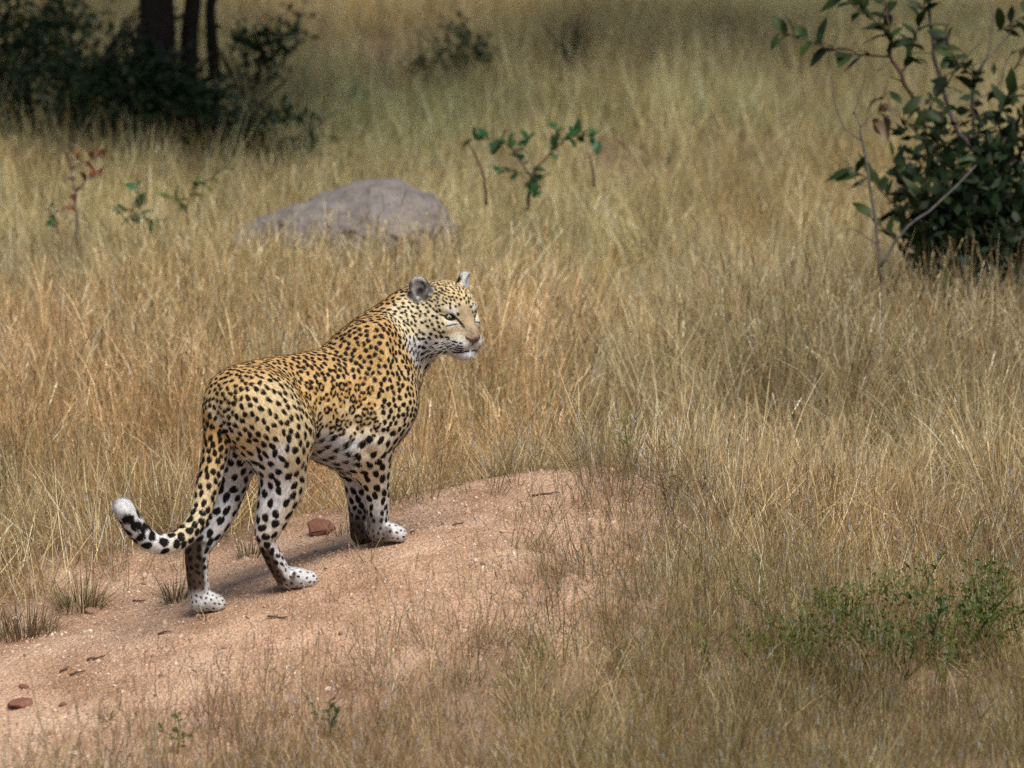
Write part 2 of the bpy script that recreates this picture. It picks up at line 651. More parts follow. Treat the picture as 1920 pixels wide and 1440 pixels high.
# muscle lines pressed into (or raised from) the right flank, traced where the skin shows them
tri_n = np.cross(bv[bq[:, 1]] - bv[bq[:, 0]], bv[bq[:, 2]] - bv[bq[:, 0]])
bn = np.stack([sum(np.bincount(bq[:, c], weights=tri_n[:, k], minlength=len(bv)) for c in range(4)) for k in range(3)], 1)
bn /= np.linalg.norm(bn, axis=1)[:, None] + 1e-12
_q = bv - CAM
bpx = np.stack([960 + FPX * (_q @ C_RT) / (_q @ C_FWD), 720 - FPX * (_q @ C_UP) / (_q @ C_FWD)], 1)
right = smoothstep(.05, .35, -(bn @ B_L)) * ((bv @ B_L) < .02)
for line, depth, wid in (([(698, 632), (684, 700), (674, 770), (668, 830)], -.0085, 13), ([(716, 600), (722, 660), (716, 730)], .0065, 13), ([(560, 690), (574, 760), (582, 840), (584, 880)], -.0070, 12),
                         ([(462, 790), (480, 850), (488, 905)], -.0055, 11), ([(505, 705), (530, 720)], .0060, 18), ([(742, 640), (752, 720), (742, 790)], -.0050, 11), ([(772, 552), (782, 620), (790, 690)], -.0050, 8),
                         ([(690, 800), (715, 815), (738, 812)], -.0050, 9), ([(668, 800), (690, 850)], -.0045, 9), ([(612, 690), (604, 800)], -.0022, 8), ([(634, 680), (628, 800)], -.0022, 8), ([(656, 670), (650, 800)], -.0022, 8),
                         ([(528, 860), (520, 930)], .0035, 9), ([(500, 930), (497, 985)], -.0040, 8), ([(716, 850), (716, 920)], .0035, 8)):
    dd_ = np.full(len(bv), 1e9)
    for a_, b_ in zip(line[:-1], line[1:]):
        a_, b_ = np.array(a_, float), np.array(b_, float)
        t_ = np.clip(((bpx - a_) @ (b_ - a_)) / ((b_ - a_) @ (b_ - a_)), 0, 1)
        dd_ = np.minimum(dd_, np.linalg.norm(bpx - a_ - t_[:, None] * (b_ - a_), axis=1))
    bv = bv + bn * (depth * np.exp(-(dd_ / wid) ** 2) * right)[:, None]
me0 = mesh_np('leopard_base', bv, bq)
tmp = bpy.data.objects.new('tmp', me0)
col.objects.link(tmp)
sub = tmp.modifiers.new('s', 'SUBSURF')
sub.levels = sub.render_levels = 1
dg = bpy.context.evaluated_depsgraph_get()
body_me = bpy.data.meshes.new_from_object(tmp.evaluated_get(dg))
bpy.data.objects.remove(tmp)
body_me.name = 'leopard_body'
nv = len(body_me.vertices)
V = np.empty(nv * 3, dtype=np.float32)
body_me.vertices.foreach_get('co', V)
V = V.reshape(-1, 3).astype(np.float64)
NV = np.empty(nv * 3, dtype=np.float32)
body_me.vertices.foreach_get('normal', NV)
NV = NV.reshape(-1, 3).astype(np.float64)

# ------------------------------------------------------------------ the coat: ground colour, rosettes, spots, face marks
def seg_dist(P, a, b):
    ab = b - a
    t = np.clip(((P - a) @ ab) / max(ab @ ab, 1e-9), 0, 1)
    return np.linalg.norm(P - a - t[:, None] * ab, axis=1), t


def along(P, line, rad):
    """nearest distance / radius to a limb, and how far along it (0..1)"""
    line = np.array(line)
    best = np.full(len(P), 9.0)
    pos = np.zeros(len(P))
    tan = np.zeros((len(P), 3))
    qz = np.zeros(len(P))
    L = np.linalg.norm(np.diff(line, axis=0), axis=1)
    cum = np.concatenate([[0], np.cumsum(L)])
    for i in range(len(line) - 1):
        d, t = seg_dist(P, line[i], line[i + 1])
        d = d / (rad[i] + (rad[i + 1] - rad[i]) * t)
        m = d < best
        best[m] = d[m]
        pos[m] = ((cum[i] + t * L[i]) / cum[-1])[m]
        tan[m] = (line[i + 1] - line[i]) / L[i]
        qz[m] = ((P[:, 2] - line[i][2] - t * (line[i + 1] - line[i])[2]) / (rad[i] + (rad[i + 1] - rad[i]) * t))[m]
    return best, pos, tan, qz


loc = np.stack([V @ B_F, V @ B_L, V[:, 2]], 1)
hv = np.stack([(V - H0) @ h_f, (V - H0) @ h_l, (V - H0) @ h_u], 1)
nF, nL, nU = NV @ B_F, NV @ B_L, NV[:, 2]

lines = {}
for nm, L, (heel, tip) in zip(('fr', 'fl', 'hr', 'hl'), (FRONT_R, FRONT_L, HIND_R, HIND_L), toes_all):
    P = [body(u, v, l) for u, v, l, r in L] + [tip]
    lines[nm] = along(V, P, [p[3] for p in L] + [.03])
lines['tail'] = along(V, [body(u, v, l) for u, v, l, r in TAIL], [p[3] for p in TAIL])
tr_d, tr_p, tr_t, tr_q = along(V, [body(448, 756, 0), body(490, 754, 0), body(555, 754, 0), body(615, 752, 0), body(668, 738, 0), body(700, 690, 0), body(735, 640, 0), body(775, 606, -.02)], [.098, .118, .13, .145, .15, .135, .112, .09])
names = ['fr', 'fl', 'hr', 'hl', 'tail']
stack = np.stack([tr_d * .93] + [lines[n][0] for n in names], 1)
reg = np.argmin(stack, axis=1)                  # 0 trunk, 1..4 legs, 5 tail
is_head = (hv[:, 0] > -.050 - .25 * np.abs(hv[:, 2])) & (np.linalg.norm(hv, axis=1) < .20) & (hv[:, 2] > -.135)
nk_d = np.linalg.norm(V - (H0 - .05 * h_f), axis=1)
reg[is_head] = 6
legpos = np.zeros(nv)
legtan = np.zeros((nv, 3))
for i, n in enumerate(names):
    m = reg == i + 1
    legpos[m] = lines[n][1][m]
    legtan[m] = lines[n][2][m]

C_TAN = np.array([.49, .305, .122])
C_GOLD = np.array([.57, .39, .172])
C_CREAM = np.array([.64, .54, .345])
C_WHITE = np.array([.65, .65, .655])
C_GREY = np.array([.47, .45, .42])
C_BLACK = np.array([.010, .008, .007])
C_PAD_SHADE = np.array([.085, .058, .042])


def mix(a, b, t):
    return a + (b - a) * t[:, None]


noise1 = vnoise(V * 22, 1) - .5
noise2 = vnoise(V * 60, 2) - .5
noise3 = vnoise(V * np.array([260, 260, 140]), 3) - .5
base = np.tile(C_TAN, (nv, 1))
# trunk: tawny back, golden flank, cream then white belly
q_ = tr_q + noise1 * .35 - .10 - .25 * smoothstep(.25, -.05, tr_p)
hgt = (1 - tr_q) * .16
base = mix(base, np.tile(C_GOLD, (nv, 1)), smoothstep(.85, .25, q_))
base = mix(base, np.tile(C_CREAM, (nv, 1)), smoothstep(.15, -.55, q_) * .9)
base = mix(base, np.tile(C_WHITE, (nv, 1)), smoothstep(-.45, -.85, q_))
# legs
for i, n, side in ((1, 'fr', -1), (2, 'fl', 1), (3, 'hr', -1), (4, 'hl', 1)):
    w = smoothstep(.22, -.22, stack[:, i] - stack[:, 0]) * (reg != 5) * smoothstep(.12, -.05, stack[:, i] - np.where(reg == i, 9, stack[np.arange(nv), np.clip(reg, 0, 5)])) 
    w = np.where(reg == i, smoothstep(.22, -.22, stack[:, i] - stack[:, 0]), np.where(reg == 0, smoothstep(.22, -.22, stack[:, i] - stack[:, 0]), 0))
    p = lines[n][1]
    outer = nL * side + noise1 * .5
    leg = mix(np.tile(C_GOLD * .45 + C_CREAM * .55, (nv, 1)), np.tile(C_CREAM * .7 + C_WHITE * .3, (nv, 1)), smoothstep(.05, .40, p))
    leg = mix(leg, np.tile(C_WHITE * .93, (nv, 1)), np.maximum(smoothstep(.12, -.30, outer), smoothstep(.50, .70, p + noise1 * .1)))
    if i > 2:
        leg = mix(leg, np.tile(C_WHITE, (nv, 1)), smoothstep(.15, .55, -nF + noise1 * .5) * smoothstep(.04, .16, p) * smoothstep(.62, .4, p))
        back = smoothstep(.0, .40, -nF * .9 - nU * .25 + nL * side * -.2 + noise2 * .4) * smoothstep(.60, .66, p) * smoothstep(.90, .84, p)  # natural dark hind foot, with some of its shade painted in
    else:
        back = smoothstep(.0, .5, -nF * .9 - nU * .25 + noise2 * .6) * smoothstep(.66, .80, p) * (1.0 if side > 0 else .8) * smoothstep(.92, .86, p)  # shade behind the forelegs painted into the coat, strongest on the left
    leg = mix(leg, np.tile(C_PAD_SHADE, (nv, 1)), back)
    leg = mix(leg, np.tile(C_GREY * 1.1, (nv, 1)), smoothstep(.90, .97, p + noise1 * .05) * (nU > -.3) * .6)
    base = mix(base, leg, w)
# tail
tp = lines['tail'][1]
t_under = smoothstep(.1, .6, (NV @ (B_F * .8 + B_L * -.2)) * smoothstep(.55, .3, tp) + (-nU) * smoothstep(.45, .7, tp) + noise2 * .4)
tcol = mix(np.tile(C_TAN * 1.1, (nv, 1)), np.tile(C_CREAM, (nv, 1)), smoothstep(.2, .6, tp))
tcol = mix(tcol, np.tile(C_WHITE, (nv, 1)), np.maximum(t_under * .85, smoothstep(.66, .80, tp)))
base = np.where((reg == 5)[:, None], mix(base, tcol, smoothstep(.02, .10, tp)), base)
# chest and throat
thr = smoothstep(.45, .85, nF * .85 - nU * .35 + noise1 * .4) * smoothstep(.22, .34, loc[:, 0]) * smoothstep(.66, .50, loc[:, 2])
base = np.where((reg == 0)[:, None], mix(base, np.tile(C_WHITE, (nv, 1)), thr * .9), base)
nk = smoothstep(.20, .10, nk_d) * smoothstep(.05, -.06, hv[:, 2] + noise1 * .04)
base = np.where((reg == 0)[:, None], mix(base, np.tile(C_CREAM * .5 + C_WHITE * .5, (nv, 1)), nk * .8), base)
# head
hx, hy, hz = hv.T
ay = np.abs(hy)
face = mix(np.tile(C_GOLD * .6 + C_CREAM * .4, (nv, 1)), np.tile(C_CREAM, (nv, 1)), smoothstep(.08, .02, hz + noise1 * .03))
face = mix(face, np.tile(C_WHITE * .9, (nv, 1)), smoothstep(-.02, -.075, hz + noise1 * .03))
bridge = smoothstep(.032, .018, ay) * smoothstep(.035, .055, hx) * smoothstep(-.062, -.045, hz) * smoothstep(.06, .03, hz)
face = mix(face, np.tile(np.array([.36, .27, .165]), (nv, 1)), bridge)
for s in (-1, 1):
    de = np.sqrt(((hy - s * .043) / 1.35) ** 2 + (hz - .012) ** 2)
    up = np.sqrt(((hy - s * .040) / 1.5) ** 2 + (hz - .033) ** 2)
    dn = np.sqrt(((hy - s * .044) / 1.4) ** 2 + (hz + .008) ** 2)
    m = hx > .03
    face = mix(face, np.tile(C_WHITE * .92, (nv, 1)), np.maximum(smoothstep(.014, .006, up) * .7, smoothstep(.012, .006, dn) * .8) * m)
pad = smoothstep(.055, .075, hx) * smoothstep(-.046, -.062, hz)
face = mix(face, np.tile(C_WHITE, (nv, 1)), pad)
hw = smoothstep(-.085, -.030, hx + .25 * np.abs(hz) + noise1 * .03) * smoothstep(.215, .17, np.linalg.norm(hv, axis=1)) * smoothstep(-.16, -.12, hz)
base = mix(base, face, hw * (reg != 1) * (reg != 2))

# --- spots
cand = rng.permutation(nv)[:60000]
cp, cr = V[cand], reg[cand]
chg, clp, chv = hgt[cand], legpos[cand], hv[cand]
space = np.full(len(cand), .027)
neckish = smoothstep(.36, .48, loc[cand, 0])
space = np.where(cr == 0, np.where((chg > .080) & (chg < .26) & (tr_p[cand] < .53) & (tr_p[cand] > .10), .0252, .0166), space)
space = np.where((cr == 0) & (tr_q[cand] < -.62), .032, space)
space = np.where((cr == 0), space * (1 - .12 * neckish), space)
lg = (cr >= 1) & (cr <= 4)
space = np.where(lg, np.interp(clp, [0, .15, .5, .64, .75, .9, 1], [.0205, .0265, .0300, .0255, .0175, .0145, .0145]), space)
space = np.where(cr == 5, np.interp(clp, [0, .5, .8, 1], [.020, .020, .029, .034]), space)
hsp = np.interp(chv[:, 2], [-.1, -.03, .03, .06, .1], [.0165, .0135, .0125, .0098, .0088])
space = np.where(cr == 6, hsp, space)
alive = np.ones(len(cand), bool)
alive[(cr == 6) & (chv[:, 0] > .056) & (chv[:, 2] < .02) & (np.abs(chv[:, 1]) < .046)] = False
alive[(cr == 6) & (chv[:, 0] > .074) & (chv[:, 2] < .02)] = False
alive[(cr == 6) & (chv[:, 0] > .035) & (np.abs(chv[:, 1]) < .020) & (chv[:, 2] < .045)] = False
alive[(cr == 5) & (clp > .985)] = False
for c_, EM in EARS:
    alive[np.linalg.norm(cp - c_ - EM[2] * .012, axis=1) < .047] = False
for e in EYES:
    alive[np.linalg.norm(cp - e, axis=1) < .030] = False
spots = []
while True:
    live = np.flatnonzero(alive)
    if not len(live):
        break
    for i in live[:4000]:
        if alive[i]:
            spots.append(i)
            alive[np.abs(cp - cp[i]).max(1) < 0] = False
            d2 = ((cp - cp[i]) ** 2).sum(1)
            alive[d2 < (space[i] * .93) ** 2] = False

kd = kdtree.KDTree(nv)
for i, p in enumerate(V):
    kd.insert(p, i)
kd.balance()
black = np.zeros(nv)
inner = np.zeros(nv)
for i in spots:
    vi = cand[i]
    rg, sp, n, p = reg[vi], space[i], NV[vi], V[vi]
    if rg == 0:
        ax = np.cross(n, B_F)
        if loc[vi, 0] > .36:
            ax = np.cross(n, np.array([B_F[0], B_F[1], .9]))
    elif rg <= 5:
        ax = legtan[vi]
    else:
        ax = -h_f + np.array([0, 0, .5])
    ax = ax - n * (ax @ n)
    ax /= np.linalg.norm(ax) + 1e-9
    th = rng.normal(0, .35)
    bx = np.cross(n, ax)
    a1, b1 = ax * math.cos(th) + bx * math.sin(th), bx * math.cos(th) - ax * math.sin(th)
    rosette = rg == 0 and .0248 < sp < .0254
    el = rng.uniform(1.1, 1.6) if rg != 6 else rng.uniform(1.1, 1.7)
    rad = sp * rng.uniform(.425, .50)
    if rg == 0 and tr_q[vi] < -.62:
        rad *= .74
    if rosette:
        rad = sp * rng.uniform(.52, .58)
        el = rng.uniform(1.05, 1.3)
    if rg in (1, 2, 3, 4):
        rad *= .90
    if rg in (1, 2, 3, 4) and legpos[vi] > .78:
        rad *= .62
    if rg == 5 and legpos[vi] > .55:
        rad *= 1.08
        el = 1.0
        if nU[vi] + nL[vi] * .3 < -.85:
            continue
    if rg == 6:
        rad = sp * rng.uniform(.37, .47) * (1.12 if hz[vi] > .06 else 1.0)
    ph = rng.uniform(0, 6.28, 4)
    am = np.array([.06, .11, .06, .03])
    g0, g1, gs = rng.uniform(0, 6.28), rng.integers(2, 4), rng.uniform(.1, .7)
    hit = kd.find_range(p, rad * 1.75)
    ix = np.array([h[1] for h in hit])
    d = V[ix] - p
    ok = NV[ix] @ n > .1
    x, y = d @ a1 / math.sqrt(el), d @ b1 * math.sqrt(el)
    rr, an = np.hypot(x, y), np.arctan2(y, x)
    edge = rad * (1 + sum(am[k] * np.cos((k + 1) * an + ph[k]) for k in range(4))) + .0009 * (noise2[ix] * 2)
    q = rr / edge
    soft = .0011 / rad
    v_ = smoothstep(1 + soft, 1 - soft, q)
    if rosette:
        # three to five short strokes set in a broken ring round a tawny centre
        inner[ix] = np.maximum(inner[ix], np.where(ok, smoothstep(1.05, .8, q), 0))
        v_ = np.zeros(len(ix))
        nb_ = rng.integers(3, 6)
        for b_ in range(nb_):
            ab_ = g0 + b_ * 2 * math.pi / nb_ + rng.normal(0, .22)
            rb_ = rad * rng.uniform(.60, .74)
            ux, uy = x - rb_ * math.cos(ab_), y - rb_ * math.sin(ab_)
            tx, ty = -math.sin(ab_), math.cos(ab_)
            al_, ac_ = ux * tx + uy * ty, ux * ty - uy * tx
            sz = rad * rng.uniform(.30, .38)
            v_ = np.maximum(v_, smoothstep(1 + .0011 / sz, 1 - .0011 / sz, np.hypot(al_ / rng.uniform(1.2, 1.75), ac_) / sz + noise2[ix] * .25))
    black[ix] = np.maximum(black[ix], np.where(ok, v_, 0))

# face marks: eye liner, tear lines, lips, rows of whisker spots
hm = reg == 6
for s in (-1, 1):
    de = np.sqrt(((hy - s * .0435) / 1.35) ** 2 + ((hz - .0115)) ** 2)
    black = np.maximum(black, smoothstep(.0118, .0088, de) * (hx > .035) * hm)
    for a, b, w in (((s * .030, .008), (s * .023, -.006), .0032), ((s * .023, -.006), (s * .0215, -.013), .0022), ((s * .057, .015), (s * .064, .017), .0026),
                    ((s * .034, -.006), (s * .058, -.013), .0016)):
        a_, b_ = np.array(a), np.array(b)
        q = np.stack([hy, hz], 1)
        t = np.clip(((q - a_) @ (b_ - a_)) / ((b_ - a_) @ (b_ - a_)), 0, 1)
        dd = np.linalg.norm(q - a_ - t[:, None] * (b_ - a_), axis=1)
        black = np.maximum(black, smoothstep(w + .0015, w - .001, dd) * (hx > .02) * hm)
    for k, zz in enumerate((-.0555, -.0640, -.0720, -.0795)):
        dash = (np.sin(hx * 260 + k * 1.7) > -.90) * smoothstep(.0036, .0018, np.abs(hz - zz + .10 * (hx - .10)))
        black = np.maximum(black, dash * (hx > .066) * (hx < .124) * (hy * s > .0265) * hm)
    lip = smoothstep(.0040, .0022, np.abs(hz + .0835 + .12 * ay)) * (hx > .088) * (ay > .002)
    black = np.maximum(black, lip * hm * (hy * s > 0))
    nose_edge = smoothstep(.0045, .002, np.abs(hz + .051 - (ay - .010) * .7)) * (hx > .112) * (ay < .026)
    black = np.maximum(black, nose_edge * hm)
black = np.maximum(black, smoothstep(.0028, .0012, ay) * (hx > .12) * (hz < -.052) * (hz > -.086) * hm)
# tail: broad dark half-bands on the upper side, white tip
# ears
for c_, EM in EARS:
    q = V - c_
    near = smoothstep(.050, .040, np.linalg.norm(q - EM[2] * .008, axis=1))
    fr = NV @ EM[0]
    backside = near * smoothstep(.0, -.4, fr)
    up = q @ EM[2]
    ecol = mix(np.tile(C_BLACK * 2, (nv, 1)), np.tile(C_WHITE * .8, (nv, 1)), smoothstep(.016, .026, up + noise2 * .01))
    base = mix(base, ecol, backside)
    depth = q @ EM[0]
    innerc = mix(np.tile(np.array([.10, .088, .08]), (nv, 1)), np.tile(np.array([.45, .43, .41]), (nv, 1)), smoothstep(.45, .95, vnoise(V * 90, 9) + smoothstep(.0, .035, up) * .3))
    innerc = mix(innerc, np.tile(np.array([.045, .035, .03]), (nv, 1)), smoothstep(.014, .004, np.hypot(q @ EM[1], up + .004)))
    if EM[0] @ h_l > 0:
        innerc = mix(innerc, np.tile(np.array([.62, .62, .63]), (nv, 1)), np.full(nv, .75))
    base = mix(base, innerc, near * smoothstep(-.2, .2, fr))
    black = black * (1 - near)

tint = base * (1 + noise2[:, None] * .20 + noise1[:, None] * .12 + noise3[:, None] * .36)
tint = mix(tint, tint * np.array([.84, .64, .42]), inner * (1 - black) * .9)
tint = mix(tint, np.tile(C_BLACK, (nv, 1)), np.clip(black, 0, 1))
tint = np.clip(tint, .004, .9)

coat, nt, out = new_mat('leopard_coat')
at = N(nt, 'ShaderNodeAttribute', attribute_name='tint')
bs = N(nt, 'ShaderNodeBsdfPrincipled', Roughness=.78)
bs.inputs['Specular IOR Level'].default_value = .12
nt.links.new(at.outputs['Color'], bs.inputs['Base Color'])
nt.links.new(bs.outputs[0], out.inputs[0])

ca = body_me.color_attributes.new('tint', 'FLOAT_COLOR', 'POINT')
cc = np.ones((nv, 4), dtype=np.float32)
cc[:, :3] = tint
ca.data.foreach_set('color', cc.ravel())
body_me.materials.clear()
body_me.materials.append(coat)
body_me.polygons.foreach_set('use_smooth', np.ones(len(body_me.polygons), dtype=bool))

ground_mid = np.mean([V[np.hypot(V[:, 0] - t[0], V[:, 1] - t[1]) < .03][:, 2].min() for h, t in toes_all])
leo_at = np.array([-.06, -.01, ground_mid])
leopard = empty('leopard', leo_at, 'spotted leopard standing on the sandy mound, head turned back over its shoulder', 'leopard')
body_me.transform(Matrix.Translation(Vector(-leo_at)))
part('body', body_me, leopard)

# --- fur: one short tapering hair per sample, lying along the lie of the coat
flow = np.zeros((nv, 3))
flow[:] = -B_F * .9 + np.array([0, 0, -.45])
flow[(reg == 0) & (nU > .5)] = -B_F
m = (reg >= 1) & (reg <= 5)
flow[m] = legtan[m]
flow[hm] = -h_f * 1.0 + h_l * np.sign(hy[hm])[:, None] * .35 + h_u * (.25 * np.sign(hz[hm] - .02))[:, None]
flen = np.full(nv, .0072)
flen = np.where((reg == 0) & (tr_q < -.6), .015, flen)
flen = np.where(hm, .0050 + .009 * smoothstep(.03, -.05, hx) * smoothstep(.02, -.05, hz), flen)
flen = np.where(hm & (hx > .05), .0050, flen)
flen = np.where(hm & (hx > .05) & (hz < -.095), .011, flen)
flen = np.where(reg == 5, .0085 + .006 * smoothstep(.75, 1, tp), flen)
flen = np.where((reg >= 1) & (reg <= 4), np.interp(legpos, [0, .3, .6, .8, 1], [.0078, .0076, .0070, .006, .005]), flen)
for c_, EM in EARS:
    q = np.linalg.norm(V - c_ - EM[2] * .008, axis=1) < .046
    flow[q] = EM[2] * .6 + EM[0] * .8
    flen[q] = .0075
for e in EYES:
    flen[np.linalg.norm(V - e, axis=1) < .020] = .0018
flow -= NV * (flow * NV).sum(1)[:, None]
flow /= np.linalg.norm(flow, axis=1)[:, None] + 1e-6
NF = 250000
wgt = 1.0 + 1.2 * hm
pick = rng.choice(nv, NF, p=wgt / wgt.sum())
fp, fn, fd, fl = V[pick], NV[pick], flow[pick], flen[pick] * rng.uniform(.6, 1.25, NF)
fd = fd + rng.normal(0, .16, (NF, 3))
fs = np.cross(fd, fn)
fs /= np.linalg.norm(fs, axis=1)[:, None] + 1e-6
fwd = .0007
lift = rng.uniform(.12, .42, NF)
root = fp - fn * .0008
tipp = fp + fd * fl[:, None] + fn * (fl * lift)[:, None]
fv = np.stack([root - fs * fwd, root + fs * fwd, tipp], 1).reshape(-1, 3) - leo_at
fc = np.repeat(np.clip(tint[pick] * rng.uniform(.86, 1.16, (NF, 1)), .004, .92), 3, axis=0)
fur_me = mesh_np('leopard_fur', fv, np.arange(NF * 3).reshape(-1, 3), coat, True, fc)
fur_me.normals_split_custom_set_from_vertices(np.repeat(fn, 3, axis=0).tolist())
part('fur', fur_me, leopard, kind='stuff')

# --- eyes, nose, whiskers
def sphere_geo(g, c, M, r, nu=16, nw=10, col_=None):
    vs, fs_ = [], []
    for i in range(nw + 1):
        t = math.pi * i / nw
        for j in range(nu):
            p = 2 * math.pi * j / nu
            q = np.array([math.cos(t), math.sin(t) * math.cos(p), math.sin(t) * math.sin(p)]) * r
            vs.append(np.asarray(c) + q @ np.asarray(M))
    for i in range(nw):
        for j in range(nu):
            k = (j + 1) % nu
            fs_.append((i * nu + j, i * nu + k, (i + 1) * nu + k, (i + 1) * nu + j))
    g.add(vs, fs_, col_)


def plain(name, colour, rough=.5, spec=.5):
    m, nt, out = new_mat(name)
    b = N(nt, 'ShaderNodeBsdfPrincipled', Roughness=rough)
    b.inputs['Specular IOR Level'].default_value = spec
    no = N(nt, 'ShaderNodeTexNoise', Scale=60.0)
    mx = N(nt, 'ShaderNodeMix', data_type='RGBA')
    mx.inputs['A'].default_value = (*[c * .8 for c in colour], 1)
    mx.inputs['B'].default_value = (*[min(c * 1.2, 1) for c in colour], 1)
    nt.links.new(no.outputs['Fac'], mx.inputs['Factor'])
    nt.links.new(mx.outputs['Result'], b.inputs['Base Color'])
    nt.links.new(b.outputs[0], out.inputs[0])
    return m


m_iris = plain('eye_iris', (.30, .34, .19), .15)
m_dark = plain('eye_dark', (.006, .005, .004), .12)
m_nose = plain('nose_leather', (.095, .046, .038), .5)
m_hair = plain('whisker_hair', (.75, .74, .70), .4)
for s, e in zip((-1, 1), EYES):
    look = h_f * .90 + h_l * s * .30
    look /= np.linalg.norm(look)
    sdv = np.cross(B_U, look)
    sdv /= np.linalg.norm(sdv)
    EMx = np.array([look, sdv, np.cross(look, sdv)])
    c_ = e + h_f * -.0015
    g = Geo()
    sphere_geo(g, c_ - leo_at, EMx, np.array([.0125, .0125, .0125]))
    eo = part('eye', g.mesh('eye', m_dark), leopard)
    g = Geo()
    sphere_geo(g, c_ + look * .0052 - leo_at, EMx, np.array([.0083, .0092, .0074]))
    part('iris', g.mesh('iris', m_iris), eo)
    g = Geo()
    sphere_geo(g, c_ + look * .0125 - leo_at, EMx, np.array([.0017, .0027, .0030]))
    part('pupil', g.mesh('pupil', m_dark), eo)
g = Geo()
sphere_geo(g, hd(.1300, 0, -.0470) - leo_at, HM, np.array([.0105, .0180, .0105]), 20, 12)
part('nose', g.mesh('nose', m_nose), leopard)
for s in (-1, 1):
    for k in range(7):
        z0 = -.050 - .009 * (k % 4)
        x0 = .074 + .013 * (k % 3)
        i0 = np.argmin(np.abs(hx - x0) + np.abs(hz - z0) + 9 * (hy * s < .015) + 9 * (~hm))
        p0 = V[i0]
        ln = rng.uniform(.045, .08)
        dirv = h_l * s * rng.uniform(.8, 1) - h_f * rng.uniform(.35, .9) + h_u * rng.uniform(-.5, .05)
        dirv /= np.linalg.norm(dirv)
        tt = np.linspace(0, 1, 6)[:, None]
        pts = p0 + dirv * ln * tt + np.array([0, 0, -1]) * ln * .30 * tt ** 2
        g = Geo()
        g.tube(pts - leo_at, np.linspace(.00045, .00015, 6), 4)
        part('whisker', g.mesh('whisker', m_hair), leopard)

# ------------------------------------------------------------------ dry grass
def grass_mat(name, trans=.35):
    m, nt, out = new_mat(name)
    at = N(nt, 'ShaderNodeAttribute', attribute_name='tint')
    ai = N(nt, 'ShaderNodeAttribute', attribute_name='itint', attribute_type='INSTANCER')
    mu = N(nt, 'ShaderNodeMix', data_type='RGBA', blend_type='MULTIPLY')
    mu.inputs['Factor'].default_value = 1.0
    nt.links.new(at.outputs['Color'], mu.inputs['A'])
    nt.links.new(ai.outputs['Color'], mu.inputs['B'])
    d = N(nt, 'ShaderNodeBsdfPrincipled', Roughness=.6)
    d.inputs['Specular IOR Level'].default_value = .25
    t = N(nt, 'ShaderNodeBsdfTranslucent')
    mx = N(nt, 'ShaderNodeMixShader')
    mx.inputs[0].default_value = trans
    nt.links.new(mu.outputs['Result'], d.inputs['Base Color'])
    nt.links.new(mu.outputs['Result'], t.inputs['Color'])
    nt.links.new(d.outputs[0], mx.inputs[1])
    nt.links.new(t.outputs[0], mx.inputs[2])
    nt.links.new(mx.outputs[0], out.inputs[0])
    return m


m_grass = grass_mat('dry_grass_blades')
STRAW = [np.array(c) for c in ((.58, .45, .22), (.70, .58, .34), (.48, .35, .165), (.36, .245, .115), (.82, .74, .54), (.17, .105, .052))]
GREEN = [np.array(c) for c in ((.15, .17, .04), (.21, .21, .065), (.09, .12, .03))]
REDDISH = [np.array(c) for c in ((.33, .18, .10), (.25, .13, .075))]


def blade(g, p0, az, lean, L, w, curl, c, seg=4, face=None):
    """one ribbon: leans out along azimuth az, curling over towards its tip"""
    t = np.linspace(0, 1, seg + 1)
    ang = lean + curl * t ** 1.6
    dl = L / seg
    out_ = np.concatenate([[0], np.cumsum(np.sin(ang[:-1]) * dl)])
    up = np.concatenate([[0], np.cumsum(np.cos(ang[:-1]) * dl)])
    c_, s_ = math.cos(az), math.sin(az)
    mid = np.stack([p0[0] + out_ * c_, p0[1] + out_ * s_, p0[2] + up], 1)
    fa = az + math.pi / 2 + rng.normal(0, .8) if face is None else face
    side = np.array([math.cos(fa), math.sin(fa), 0])
    ww = w * (1 - t ** 2 * .85) * .5
    v = np.concatenate([mid - side * ww[:, None], mid + side * ww[:, None]])
    n = seg + 1
    f = np.array([(i, n + i, n + i + 1, i + 1) for i in range(seg)])
    cc = c * (1 + .18 * (t - .3))[:, None]
    g.add(v, f, np.concatenate([cc, cc]))
    return mid


def seedhead(g, p, d, L, c, n=7):
    d = d / (np.linalg.norm(d) + 1e-9)
    for i in range(n):
        q = p - d * L * (i / n)
        a = rng.uniform(0, 6.28)
        s = np.array([math.cos(a), math.sin(a), rng.uniform(-.2, .5)])
        e = q + d * L * .22 + s * L * .09
        w = np.cross(d, s)
        w = w / (np.linalg.norm(w) + 1e-9) * L * .030
        g.add(np.array([q - w, q + w, e]), np.array([(0, 1, 2)]), c)


def pickc(pal, wts=None):
    c = pal[rng.choice(len(pal), p=wts)]
    return np.minimum(c * rng.uniform(.66, 1.28), .9)


def clump_tall(nb, h, spread, head=.5, seed_pal=STRAW):
    g = Geo()
    for i in range(nb):
        r = spread * math.sqrt(rng.random())
        a = rng.uniform(0, 6.28)
        p = np.array([r * math.cos(a), r * math.sin(a), -.02])
        L = h * rng.uniform(.45, 1.1)
        culm = rng.random() < .42
        c = pickc(STRAW, [.26, .22, .20, .14, .10, .08]) if rng.random() > .05 else pickc(GREEN)
        mid = blade(g, p, a + rng.normal(0, .9), abs(rng.normal(.10, .18)) if culm else abs(rng.normal(.28, .28)), L, rng.uniform(.0019, .0031) if culm else rng.uniform(.0024, .0048),
                    rng.normal(.25, .25) if culm else rng.normal(.9, .6), c, 4 if culm else 5)
        if culm and rng.random() < head:
            seedhead(g, mid[-1], mid[-1] - mid[-2], rng.uniform(.05, .10), pickc(seed_pal) * 1.05, 9)
    return g


